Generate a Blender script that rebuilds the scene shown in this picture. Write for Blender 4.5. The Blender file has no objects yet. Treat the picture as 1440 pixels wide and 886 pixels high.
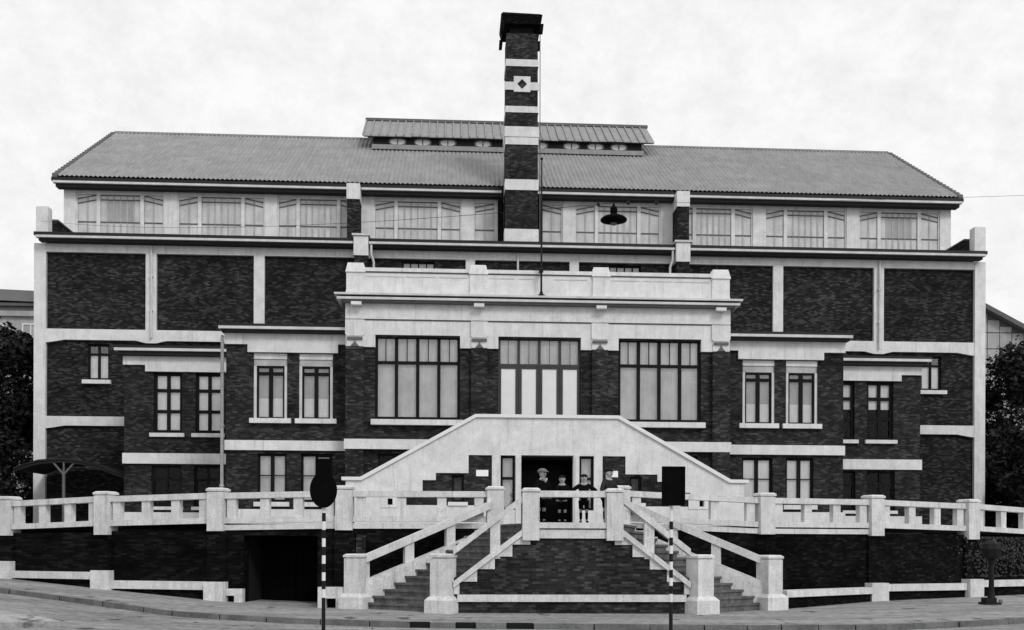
import bpy, bmesh, math, random
from mathutils import Vector, Matrix
random.seed(7)
R = math.radians
S = bpy.context.scene
COL = S.collection

# ------------------------------------------------------------------ camera
F, PX, PY, YAW, ROLL, EYE, AX = 1450.0, 720.0, 768.0, 0.0577, 0.0036, 1.65, 2.88
cam = bpy.data.cameras.new('camera'); camo = bpy.data.objects.new('camera', cam); COL.objects.link(camo)
cam.sensor_width = 36; cam.sensor_fit = 'HORIZONTAL'
cam.lens = 36 * F / 1440; cam.shift_y = (PY - 443) / 1440
cam.clip_start = 0.1; cam.clip_end = 3000
camo.location = (-AX, 0, EYE)
camo.rotation_mode = 'XYZ'; camo.rotation_euler = (R(90), -ROLL, -YAW)
S.camera = camo

# ------------------------------------------------------------------ sky, sun, exposure
SUN_EL, SUN_AZ = R(40), R(150)          # azimuth clockwise from +Y
w = bpy.data.worlds.new('World'); S.world = w; w.use_nodes = True
nt = w.node_tree; N = nt.nodes; Lk = nt.links
for n in list(N): N.remove(n)
out = N.new('ShaderNodeOutputWorld'); bg = N.new('ShaderNodeBackground')
sky = N.new('ShaderNodeTexSky'); sky.sky_type = 'NISHITA'; sky.sun_disc = False
sky.sun_elevation = SUN_EL; sky.sun_rotation = SUN_AZ; sky.dust_density = 6; sky.air_density = 1
bw = N.new('ShaderNodeRGBToBW'); Lk.new(sky.outputs[0], bw.inputs[0])
tc = N.new('ShaderNodeTexCoord'); mp = N.new('ShaderNodeMapping'); mp.inputs['Scale'].default_value = (4, 4, 5)
Lk.new(tc.outputs['Generated'], mp.inputs[0])
nz = N.new('ShaderNodeTexNoise'); nz.inputs['Scale'].default_value = 6.0; nz.inputs['Detail'].default_value = 10
nz.inputs['Roughness'].default_value = .72
Lk.new(mp.outputs[0], nz.inputs['Vector'])
rmp = N.new('ShaderNodeMapRange'); rmp.inputs[1].default_value = .32; rmp.inputs[2].default_value = .62
rmp.inputs[3].default_value = 9.4; rmp.inputs[4].default_value = 10.8
Lk.new(nz.outputs[0], rmp.inputs[0])
mx = N.new('ShaderNodeMix'); mx.data_type = 'FLOAT'; mx.inputs[0].default_value = .88   # overcast layer over the clear sky
Lk.new(bw.outputs[0], mx.inputs[2]); Lk.new(rmp.outputs[0], mx.inputs[3])
Lk.new(mx.outputs[0], bg.inputs['Color']); bg.inputs['Strength'].default_value = 0.10
Lk.new(bg.outputs[0], out.inputs[0])
sun = bpy.data.lights.new('sun', 'SUN'); sun.energy = 1.25; sun.angle = R(14)
suno = bpy.data.objects.new('sun', sun); COL.objects.link(suno)
sd = Vector((math.sin(SUN_AZ) * math.cos(SUN_EL), math.cos(SUN_AZ) * math.cos(SUN_EL), math.sin(SUN_EL)))
suno.rotation_euler = sd.to_track_quat('Z', 'Y').to_euler()
suno.location = (20, -20, 40)
S.view_settings.view_transform = 'Standard'; S.view_settings.look = 'None'
S.view_settings.exposure = 0.0; S.view_settings.gamma = 1.0; S.view_settings.use_curve_mapping = False

# ------------------------------------------------------------------ materials (a monochrome photograph: neutral greys)
def g(v): return (v, v, v, 1)
def base_mat(name, rough=.8, spec=.3):
    m = bpy.data.materials.new(name); m.use_nodes = True
    b = m.node_tree.nodes['Principled BSDF']
    b.inputs['Roughness'].default_value = rough; b.inputs['Specular IOR Level'].default_value = spec
    return m, m.node_tree.nodes, m.node_tree.links, b
def pos_vec(n, l, scale):
    ge = n.new('ShaderNodeNewGeometry'); mp = n.new('ShaderNodeMapping'); mp.inputs['Scale'].default_value = scale
    l.new(ge.outputs['Position'], mp.inputs[0]); return mp.outputs[0]
def noise(n, l, vec, scale, detail=5, rough=.6):
    t = n.new('ShaderNodeTexNoise'); t.inputs['Scale'].default_value = scale
    t.inputs['Detail'].default_value = detail; t.inputs['Roughness'].default_value = rough
    l.new(vec, t.inputs['Vector']); return t.outputs[0]
def mrange(n, l, src, a, b, c, d):
    r = n.new('ShaderNodeMapRange'); l.new(src, r.inputs[0])
    for i, v in enumerate((a, b, c, d)): r.inputs[i + 1].default_value = v
    return r.outputs[0]
def math_(n, l, op, a, b):
    t = n.new('ShaderNodeMath'); t.operation = op
    for i, v in enumerate((a, b)):
        if isinstance(v, (int, float)): t.inputs[i].default_value = v
        else: l.new(v, t.inputs[i])
    return t.outputs[0]
def bump(n, l, b, h, strength, dist=.02):
    t = n.new('ShaderNodeBump'); t.inputs['Strength'].default_value = strength; t.inputs['Distance'].default_value = dist
    l.new(h, t.inputs['Height']); l.new(t.outputs[0], b.inputs['Normal'])
def plain(name, v, rough=.7, amt=.25, scale=3, streak=0., spec=.3, bm=.15, fine=0., drip=0.):
    m, n, l, b = base_mat(name, rough, spec)
    v1 = pos_vec(n, l, (1, 1, 1))
    a = noise(n, l, v1, scale, 6, .65)
    val = mrange(n, l, a, .3, .7, v * (1 - amt), v * (1 + amt * .6))
    if streak:
        s = noise(n, l, pos_vec(n, l, (5, 5, .35)), 1.2, 5, .7)
        val = math_(n, l, 'MULTIPLY', val, mrange(n, l, s, .35, .62, 1 - streak, 1))
    if drip:
        q = noise(n, l, pos_vec(n, l, (7, 7, .45)), 1.0, 4, .75)
        val = math_(n, l, 'MULTIPLY', val, mrange(n, l, q, .55, .72, 1, 1 - drip))
        q = noise(n, l, v1, 7.5, 6, .8)
        val = math_(n, l, 'MULTIPLY', val, mrange(n, l, q, .62, .72, 1, 1 - drip * .9))
    f = noise(n, l, v1, 28, 3, .6)
    if fine: val = math_(n, l, 'MULTIPLY', val, mrange(n, l, f, .35, .65, 1 - fine, 1 + fine))
    l.new(val, b.inputs['Base Color'])
    bump(n, l, b, f, bm)
    return m
def brick(name, lo, hi, mort, big=.45, flank=False):
    m, n, l, b = base_mat(name, .92, .06)
    ge = n.new('ShaderNodeNewGeometry'); sp = n.new('ShaderNodeSeparateXYZ'); l.new(ge.outputs['Position'], sp.inputs[0])
    cb = n.new('ShaderNodeCombineXYZ')
    l.new(math_(n, l, 'ADD', sp.outputs[0], sp.outputs[1]), cb.inputs[0]); l.new(sp.outputs[2], cb.inputs[1])
    t = n.new('ShaderNodeTexBrick'); l.new(cb.outputs[0], t.inputs['Vector'])
    t.inputs['Scale'].default_value = 1; t.inputs['Brick Width'].default_value = .18; t.inputs['Row Height'].default_value = .062
    t.inputs['Mortar Size'].default_value = .008; t.inputs['Mortar Smooth'].default_value = .3; t.inputs['Bias'].default_value = 0
    t.inputs['Color1'].default_value = g(0); t.inputs['Color2'].default_value = g(1); t.inputs['Mortar'].default_value = g(.5)
    rb = n.new('ShaderNodeRGBToBW'); l.new(t.outputs['Color'], rb.inputs[0])
    own = mrange(n, l, math_(n, l, 'POWER', rb.outputs[0], 2.5), 0, 1, lo, hi)          # every brick has its own tone, few are pale
    a = noise(n, l, pos_vec(n, l, (1, 1, 1.3)), .8, 6, .7)
    c = noise(n, l, pos_vec(n, l, (1, 1, 1)), 4.5, 5, .8)
    k = math_(n, l, 'MULTIPLY', mrange(n, l, a, .34, .66, 1 - big, 1 + big), mrange(n, l, c, .34, .70, .72, 1.45))
    mo = math_(n, l, 'MULTIPLY', t.outputs['Fac'], 1.0)
    mxm = n.new('ShaderNodeMix'); mxm.data_type = 'FLOAT'; l.new(mo, mxm.inputs[0]); l.new(own, mxm.inputs[2]); mxm.inputs[3].default_value = mort
    l.new(math_(n, l, 'MULTIPLY', mxm.outputs[0], k), b.inputs['Base Color'])
    bump(n, l, b, t.outputs['Fac'], -.5, .012)
    return m
def glass(name, refl=.06):
    m = bpy.data.materials.new(name); m.use_nodes = True
    n, l = m.node_tree.nodes, m.node_tree.links
    for x in list(n): n.remove(x)
    o = n.new('ShaderNodeOutputMaterial'); mixs = n.new('ShaderNodeMixShader')
    tr = n.new('ShaderNodeBsdfTransparent'); tr.inputs[0].default_value = g(.97)
    gl = n.new('ShaderNodeBsdfGlossy'); gl.inputs['Roughness'].default_value = .03; gl.inputs[0].default_value = g(.9)
    lw = n.new('ShaderNodeLayerWeight'); lw.inputs[0].default_value = .25
    a = math_(n, l, 'ADD', lw.outputs['Fresnel'], refl)
    v = noise(n, l, pos_vec(n, l, (1, 1, 1)), 1.1, 2, .5)
    bp = n.new('ShaderNodeBump'); bp.inputs['Strength'].default_value = .12; bp.inputs['Distance'].default_value = .05
    l.new(v, bp.inputs['Height']); l.new(bp.outputs[0], gl.inputs['Normal'])
    l.new(a, mixs.inputs[0]); l.new(tr.outputs[0], mixs.inputs[1]); l.new(gl.outputs[0], mixs.inputs[2])
    l.new(mixs.outputs[0], o.inputs[0]); return m
M = {}
M['stucco'] = plain('white_stucco', .72, .85, .16, 2.6, .07, .2, .25, .07, .26)
M['stone'] = plain('cast_stone', .66, .85, .2, 3.2, .12, .2, .35, .12, .34)
M['brick'] = brick('dark_brick', .011, .062, .022, .4)
M['brick2'] = brick('front_brick', .015, .062, .028, .4)
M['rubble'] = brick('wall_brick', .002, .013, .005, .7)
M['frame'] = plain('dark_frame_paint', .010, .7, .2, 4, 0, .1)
M['frame_door'] = plain('door_frame_paint', .05, .6, .2, 4, 0, .2)
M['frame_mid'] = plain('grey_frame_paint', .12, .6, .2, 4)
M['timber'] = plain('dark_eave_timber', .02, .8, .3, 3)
M['gutter'] = plain('gutter_metal', .012, .6, .3, 2)
M['fascia'] = plain('fascia_paint', .62, .7, .2, 2, .1)
M['pipe'] = plain('pipe_paint', .34, .7, .3, 3, .2)
M['white'] = plain('white_paint', .74, .6, .06, 3)
M['iron'] = plain('black_iron', .008, .6, .3, 8, 0, .2)
M['blind'] = plain('window_blind', .72, .9, .26, 1.6, .16)  # grey and blotches hold the sky reflection of the panes
M['blindlight'] = plain('pale_blind', .48, .9, .24, 1.6, .16)  # second grey, sky reflection likewise put into the colour
M['curtain'] = plain('white_curtain', .92, .9, .1, 3, .12)
M['frost'] = plain('frosted_glass', .60, .25, .24, 1.3, .18, .5, .03)  # pale base colour includes the sky reflected in the panes
M['frostdark'] = plain('open_vent_glass', .36, .25, .2, 1.3, .1, .5, .03)
M['glass'] = glass('window_glass')
M['glassdim'] = glass('dim_window_glass', -.013)
M['bars'] = plain('transom_paint', .12, .7, .3, 2)
M['barsv'] = plain('glazing_bar_paint', .42, .7, .25, 2)
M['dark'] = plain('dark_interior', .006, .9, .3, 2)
M['zinc'] = plain('lantern_zinc', .30, .6, .16, 2.2, .2)
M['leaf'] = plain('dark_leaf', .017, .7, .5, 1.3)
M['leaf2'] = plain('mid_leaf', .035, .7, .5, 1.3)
M['black'] = plain('black_paint', .003, .9, .3, 4, 0, .05)
M['bark'] = plain('bark', .02, .9, .4, 6)
M['skin'] = plain('skin', .34, .6, .05, 6)
M['coat'] = plain('dark_wool', .006, .95, .3, 12, 0, .03)
M['coat2'] = plain('grey_wool', .03, .95, .3, 12, 0, .03)
M['cloth'] = plain('pale_cloth', .30, .95, .15, 12)
M['hair'] = plain('hair', .012, .9, .2, 20, 0, .05)
M['cap'] = plain('grey_cap', .15, .9, .2, 15)
M['step'] = plain('stair_stone', .15, .9, .5, 3.5, .3, .15, .4, .15)
M['farwall'] = plain('far_wall', .42, .9, .2, .8, .15)
M['farroof'] = plain('far_roof', .12, .8, .2, 1)
M['plaque'] = plain('plaque_enamel', .88, .4, .05, 3)
M['canopy'] = plain('tarred_sheet', .022, .9, .4, 2, 0, .1)
M['sheet'] = plain('roof_felt', .08, .9, .3, 1)
def ground_mat(name, v, patch=.3):
    m, n, l, b = base_mat(name, .92, .12)
    p = pos_vec(n, l, (1, 1, 1)); p2 = pos_vec(n, l, (.5, 1.6, 1))
    a = mrange(n, l, noise(n, l, p2, .55, 7, .7), .3, .7, 1 - patch, 1 + patch * .6)
    c = mrange(n, l, noise(n, l, p, 4.5, 7, .8), .36, .66, .62, 1.3)
    d = mrange(n, l, noise(n, l, pos_vec(n, l, (1, .45, 1)), 1.7, 3, .55), .62, .70, 1, .30)
    e = mrange(n, l, noise(n, l, pos_vec(n, l, (.12, 2.2, 1)), 1.0, 5, .7), .38, .62, .78, 1.12)
    k = math_(n, l, 'MULTIPLY', math_(n, l, 'MULTIPLY', a, c), math_(n, l, 'MULTIPLY', d, e))
    l.new(math_(n, l, 'MULTIPLY', k, v), b.inputs['Base Color'])
    bump(n, l, b, noise(n, l, p, 14, 5, .7), .6, .03)
    return m
M['road'] = ground_mat('dusty_road', .27, .4)
M['pave'] = ground_mat('pavement', .30, .25)
M['litter'] = plain('dry_dung', .045, .95, .5, 6)
M['island'] = ground_mat('pale_refuge_paving', .40, .15)
M['kerb'] = plain('kerb_stone', .15, .9, .45, 2, 0, .2, .3, .2)
M['earth'] = ground_mat('earth', .2)
def roof_mat():
    m, n, l, b = base_mat('tile_roof', .85, .2)
    p = pos_vec(n, l, (1, 1, 1))
    a = mrange(n, l, noise(n, l, p, .6, 7, .72), .3, .7, .80, 1.12)
    c = mrange(n, l, noise(n, l, pos_vec(n, l, (3, .6, .6)), 1.6, 5, .8), .35, .68, .82, 1.12)
    l.new(math_(n, l, 'MULTIPLY', math_(n, l, 'MULTIPLY', a, c), .29), b.inputs['Base Color'])
    return m
M['roof'] = roof_mat()

# ------------------------------------------------------------------ object helpers
ORG = {}
def thing(name, label, cat, loc, group=None):
    o = bpy.data.objects.new(name, None); COL.objects.link(o); o.location = loc; o.empty_display_size = .3
    o['label'] = label; o['category'] = cat
    if group: o['group'] = group
    ORG[o] = Vector(loc); return o
def emit(name, bm, mat, parent=None, label=None, smooth=False, kind=None):
    """link a bmesh given in world coordinates as one mesh object, its origin at its middle"""
    bmesh.ops.recalc_face_normals(bm, faces=bm.faces[:])
    lo = Vector((1e9,) * 3); hi = -lo
    for v in bm.verts:
        for i in range(3): lo[i] = min(lo[i], v.co[i]); hi[i] = max(hi[i], v.co[i])
    c = (lo + hi) / 2
    bmesh.ops.translate(bm, verts=bm.verts[:], vec=-c)
    me = bpy.data.meshes.new(name); bm.to_mesh(me); bm.free()
    me.materials.append(M[mat] if isinstance(mat, str) else mat)
    if smooth:
        for p in me.polygons: p.use_smooth = True
    o = bpy.data.objects.new(name, me); COL.objects.link(o)
    if parent is not None: o.parent = parent; o.location = c - ORG[parent]
    else: o.location = c
    ORG[o] = c
    if label: o['label'] = label
    if kind: o['kind'] = kind
    return o
def hexa(bm, p):
    v = [bm.verts.new(q) for q in p]
    for f in ((0, 1, 2, 3), (7, 6, 5, 4), (0, 4, 5, 1), (1, 5, 6, 2), (2, 6, 7, 3), (3, 7, 4, 0)): bm.faces.new([v[i] for i in f])
def bx(bm, x0, x1, y0, y1, z0, z1):
    if x0 > x1: x0, x1 = x1, x0
    hexa(bm, [(x0, y0, z0), (x1, y0, z0), (x1, y1, z0), (x0, y1, z0), (x0, y0, z1), (x1, y0, z1), (x1, y1, z1), (x0, y1, z1)])
def box(name, mat, par, x0, x1, y0, y1, z0, z1, label=None):
    bm = bmesh.new(); bx(bm, x0, x1, y0, y1, z0, z1); return emit(name, bm, mat, par, label)
def slab(bm, outer, holes, y0, y1):
    """polygon with holes in the XZ plane, extruded from y0 to y1"""
    loops = [outer] + list(holes); es = []; first = []
    for lp in loops:
        vs = [bm.verts.new((x, y0, z)) for x, z in lp]
        es += [bm.edges.new((vs[i], vs[(i + 1) % len(vs)])) for i in range(len(vs))]
    r = bmesh.ops.triangle_fill(bm, use_beauty=True, use_dissolve=False, edges=es)
    fs = [f for f in r['geom'] if isinstance(f, bmesh.types.BMFace)]
    e = bmesh.ops.extrude_face_region(bm, geom=fs)
    bmesh.ops.translate(bm, verts=[v for v in e['geom'] if isinstance(v, bmesh.types.BMVert)], vec=(0, y1 - y0, 0))
def rect(x0, x1, z0, z1):
    if x0 > x1: x0, x1 = x1, x0
    return [(x0, z0), (x1, z0), (x1, z1), (x0, z1)]
def wall(name, mat, par, outer, holes, y0, y1, label=None):
    bm = bmesh.new(); slab(bm, outer, holes, y0, y1); return emit(name, bm, mat, par, label)
def bar(bm, a, b, r0, r1=None, n=8):
    a = Vector(a); b = Vector(b); r1 = r0 if r1 is None else r1
    d = (b - a).normalized(); u = d.orthogonal().normalized(); v = d.cross(u)
    A = [bm.verts.new(a + (u * math.cos(t) + v * math.sin(t)) * r0) for t in [2 * math.pi * i / n for i in range(n)]]
    B = [bm.verts.new(b + (u * math.cos(t) + v * math.sin(t)) * r1) for t in [2 * math.pi * i / n for i in range(n)]]
    for i in range(n): bm.faces.new((A[i], A[(i + 1) % n], B[(i + 1) % n], B[i]))
    bm.faces.new(A[::-1]); bm.faces.new(B)
def beam(bm, a, b, wid, hgt, up=0):
    """rail between two points: a, b on the centre of its top edge; stays upright"""
    a = Vector(a); b = Vector(b); d = b - a; s = Vector((-d.y, d.x, 0)).normalized() * wid / 2; h = Vector((0, 0, hgt))
    hexa(bm, [a - s - h, b - s - h, b + s - h, a + s - h, a - s, b - s, b + s, a + s])
def lathe(bm, c, prof, n=16):
    rings = [[bm.verts.new((c[0] + r * math.cos(2 * math.pi * i / n), c[1] + r * math.sin(2 * math.pi * i / n), z)) for i in range(n)] for r, z in prof]
    for A, B in zip(rings, rings[1:]):
        for i in range(n): bm.faces.new((A[i], A[(i + 1) % n], B[(i + 1) % n], B[i]))
    bm.faces.new(rings[0][::-1]); bm.faces.new(rings[-1])
def P(x, y, Y):
    """where a sight line of the survey photograph meets the depth Y; used to read dimensions off it"""
    s, c = math.sin(YAW), math.cos(YAW); dx, dy = x - PX, PY - y
    u = (dx - ROLL * dy) / F; v = (dy + ROLL * dx) / F; t = Y / (c - u * s)
    return t * (s + u * c) - AX, EYE + t * v

TZ = 2.22                                              # terrace level
# ------------------------------------------------------------------ ground, road, pavement, terrace
def road_z(x):
    pts = [(-40, 1.6), (-18, .80), (-15.3, .66), (-12.4, .44), (-9.0, .16), (-6.4, .08), (-3, .05), (3, .03), (6, .04), (9, .12), (13, .2), (40, .5)]
    for (a, za), (b, zb) in zip(pts, pts[1:]):
        if x <= b: return za + (zb - za) * max(0, (x - a) / (b - a))
    return pts[-1][1]
def kerb_y(x):
    pts = [(-40, 33), (-20, 30), (-15, 26.6), (-12, 25.0), (-9, 23.3), (-4, 21.5), (2, 20.9), (7, 20.9), (11, 22.0), (14, 23.5), (20, 27), (40, 40)]
    for (a, ya), (b, yb) in zip(pts, pts[1:]):
        if x <= b: return ya + (yb - ya) * max(0, (x - a) / (b - a))
    return pts[-1][1]
bm = bmesh.new()
vs = [bm.verts.new(p) for p in ((-1500, -1500, -.6), (1500, -1500, -.6), (1500, 1500, -.6), (-1500, 1500, -.6))]; bm.faces.new(vs)
emit('ground', bm, 'earth', kind='structure')
xs = [-40 + .8 * i for i in range(101)]
bm = bmesh.new(); ys = [-60, -20, 0, 6, 10, 13, 15, 17, 18.5, 20]
grid = []
for x in xs:
    col = [bm.verts.new((x, y, road_z(x) - .11 - .02 * (20 - max(y, 6)) / 14)) for y in ys]
    col.append(bm.verts.new((x, kerb_y(x) + .02, road_z(x) - .11))); grid.append(col)
for A, B in zip(grid, grid[1:]):
    for i in range(len(A) - 1): bm.faces.new((A[i], B[i], B[i + 1], A[i + 1]))
emit('road', bm, 'road', smooth=True, kind='structure')
bm = bmesh.new(); grid = []
for x in xs:
    ky = kerb_y(x) + .17
    grid.append([bm.verts.new((x, ky + (44 - ky) * t, road_z(x))) for t in (0, .1, .3, 1)])
for A, B in zip(grid, grid[1:]):
    for i in range(3): bm.faces.new((A[i], B[i], B[i + 1], A[i + 1]))
pavement = emit('pavement', bm, 'pave', smooth=True, kind='structure')
slots = [(-3.75, -3.35), (-2.8, -2.4), (-1.75, -1.2)]                      # inlets of the street drain
x = -20.0
while x < 19:
    x1 = x + random.uniform(.7, 1.35)
    for a, b in slots:
        if x < a < x1: x1 = a; break
        if abs(x - a) < 1e-6: x1 = b; break
    inlet = any(abs(x - a) < 1e-6 for a, b in slots)
    j = random.uniform(-.03, .03); k0, k1 = kerb_y(x), kerb_y(x1)
    bm = bmesh.new(); top = .008 + random.uniform(-.008, .008)
    if inlet:
        z = road_z(x) - .3
        hexa(bm, [(x, k0 + .12, z), (x1, k1 + .12, z), (x1, k1 + .16, z), (x, k0 + .16, z), (x, k0 + .12, z + .31), (x1, k1 + .12, z + .31), (x1, k1 + .16, z + .31), (x, k0 + .16, z + .31)])
        emit('drain_inlet', bm, 'iron', pavement)
    else:
        z0, z1 = road_z(x + .012), road_z(x1 - .012)
        hexa(bm, [(x + .012, k0 + j, z0 - .3), (x1 - .012, k1 + j, z1 - .3), (x1 - .012, k1 + .16, z1 - .3), (x + .012, k0 + .16, z0 - .3),
                  (x + .012, k0 + j + .015, z0 + top), (x1 - .012, k1 + j + .015, z1 + top), (x1 - .012, k1 + .16, z1 + top), (x + .012, k0 + .16, z0 + top)])
        emit('kerb_stone', bm, 'kerb', pavement)
    x = x1
# low paved refuge in the road on the left
bm = bmesh.new()
pts = [(-22, 17.6), (-12.0, 17.7), (-10.6, 18.6), (-10.1, 19.5), (-10.9, 20.3), (-13.0, 21.1), (-22, 22.6)]
lo = [bm.verts.new((x, y, road_z(x) - .3)) for x, y in pts]; hi = [bm.verts.new((x, y, road_z(x) - .02)) for x, y in pts]
bm.faces.new(hi)
for i in range(len(pts)): j = (i + 1) % len(pts); bm.faces.new((lo[i], lo[j], hi[j], hi[i]))
emit('traffic_island', bm, 'island', kind='structure')

rnd = random.Random(3); bm = bmesh.new()                                     # dung, leaves and grit on the road
for i in range(90):
    x = rnd.uniform(-16, 14); y = kerb_y(x) + (-abs(rnd.gauss(0, .35)) - .05 if i % 3 else -rnd.uniform(.2, 5)); z = road_z(x) - .12 if y > 20 else road_z(x) - .115
    s_ = rnd.uniform(.03, .09) * (1.6 if i % 9 == 0 else 1); q = [bm.verts.new((x + s_ * rnd.uniform(.6, 1.3) * math.cos(a), y + s_ * rnd.uniform(.6, 1.2) * math.sin(a), z)) for a in [k * 1.0472 for k in range(6)]]
    top = bm.verts.new((x, y, z + s_ * .22))
    for k in range(6): bm.faces.new((q[k], q[(k + 1) % 6], top))
emit('road_litter', bm, 'litter', kind='stuff')
# positions of the balustrade posts (terrace edge)
LP = [(-19.4, 33.2, 2.96), (-24.5, 37.6, 2.92)]
LP = [(*P(x, y, Y)[:1], Y, P(x, y, Y)[1]) for x, y, Y in ((-112, 705, 33.0), (13, 699, 30.3), (149, 692, 28.8), (307, 687, 27.8), (485, 684, 27.3), (696, 685, 27.5))]
RP = [(*P(x, y, Y)[:1], Y, P(x, y, Y)[1]) for x, y, Y in ((872, 684, 27.5), (1075, 694, 28.0), (1228, 697, 28.9), (1362, 703, 30.0), (1480, 712, 31.6))]
bm = bmesh.new()
edge = [(-45, 43)] + [(x, Y + .1) for x, Y, z in LP] + [(x, Y + .1) for x, Y, z in RP] + [(45, 43)]
vs = [bm.verts.new((x, y, TZ)) for x, y in edge + [(45, 80), (-45, 80)]]
bm.faces.new(vs); bmesh.ops.triangulate(bm, faces=bm.faces[:])
emit('terrace', bm, 'pave', kind='structure')

# ------------------------------------------------------------------ the building
B = thing('bath_house', 'large dark brick building with white bands, long pitched roof and tall banded chimney', 'building', (0, 43, TZ))
FRZ = .10
def pane_obj(par, mat, x0, x1, y, z0, z1): return box('pane', mat, par, x0, x1, y, y + .012, z0, z1)
def window(x0, x1, z0, z1, y, xc, zc, fw=.07, mw=.07, pane='glass', fmat='frame', back=None, par=B, label=None, depth=.09, skip=()):
    """timber window: frame with bars at the given inner edges xc/zc, a pane in every light, and blinds [(z0, z1, material)] behind"""
    if x0 > x1: x0, x1 = x1, x0
    bm = bmesh.new()
    bx(bm, x0, x0 + fw, y, y + depth, z0, z1); bx(bm, x1 - fw, x1, y, y + depth, z0, z1)
    bx(bm, x0 + fw, x1 - fw, y, y + depth, z0, z0 + fw); bx(bm, x0 + fw, x1 - fw, y, y + depth, z1 - fw, z1)
    ex = [x0 + fw / 2] + sorted(c[0] if isinstance(c, tuple) else c for c in xc) + [x1 - fw / 2]
    ez = [z0 + fw / 2] + sorted(c[0] if isinstance(c, tuple) else c for c in zc) + [z1 - fw / 2]
    wx = {(c[0] if isinstance(c, tuple) else c): (c[1] if isinstance(c, tuple) else mw) for c in xc}
    wz = {(c[0] if isinstance(c, tuple) else c): (c[1] if isinstance(c, tuple) else mw) for c in zc}
    for c in ex[1:-1]: bx(bm, c - wx[c] / 2, c + wx[c] / 2, y + .004, y + depth - .004, z0 + fw, z1 - fw)
    for i, c in enumerate(ez[1:-1]):
        for a, b in zip(ex, ex[1:]):
            bx(bm, a + wx.get(a, fw) / 2, b - wx.get(b, fw) / 2, y + .007, y + depth - .007, c - wz[c] / 2, c + wz[c] / 2)
    wn = emit('window', bm, fmat, par, label)
    for a, b in zip(ex, ex[1:]):
        for c, d in zip(ez, ez[1:]):
            pane_obj(wn, pane, a + wx.get(a, fw) / 2, b - wx.get(b, fw) / 2, y + depth * .5, c + wz.get(c, fw) / 2, d - wz.get(d, fw) / 2)
    for (a, b, m) in back or ():
        box('curtain' if m == 'curtain' else 'blind', m, wn, x0 + .02, x1 - .02, y + depth + .012 + (.03 if m != 'curtain' else 0), y + depth + .022 + (.03 if m != 'curtain' else 0), a, b)  # backing sheets: grey holds sky reflection, black the room's darkness
    return wn
def both(fn):
    for s in (-1, 1): fn(s)

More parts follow.
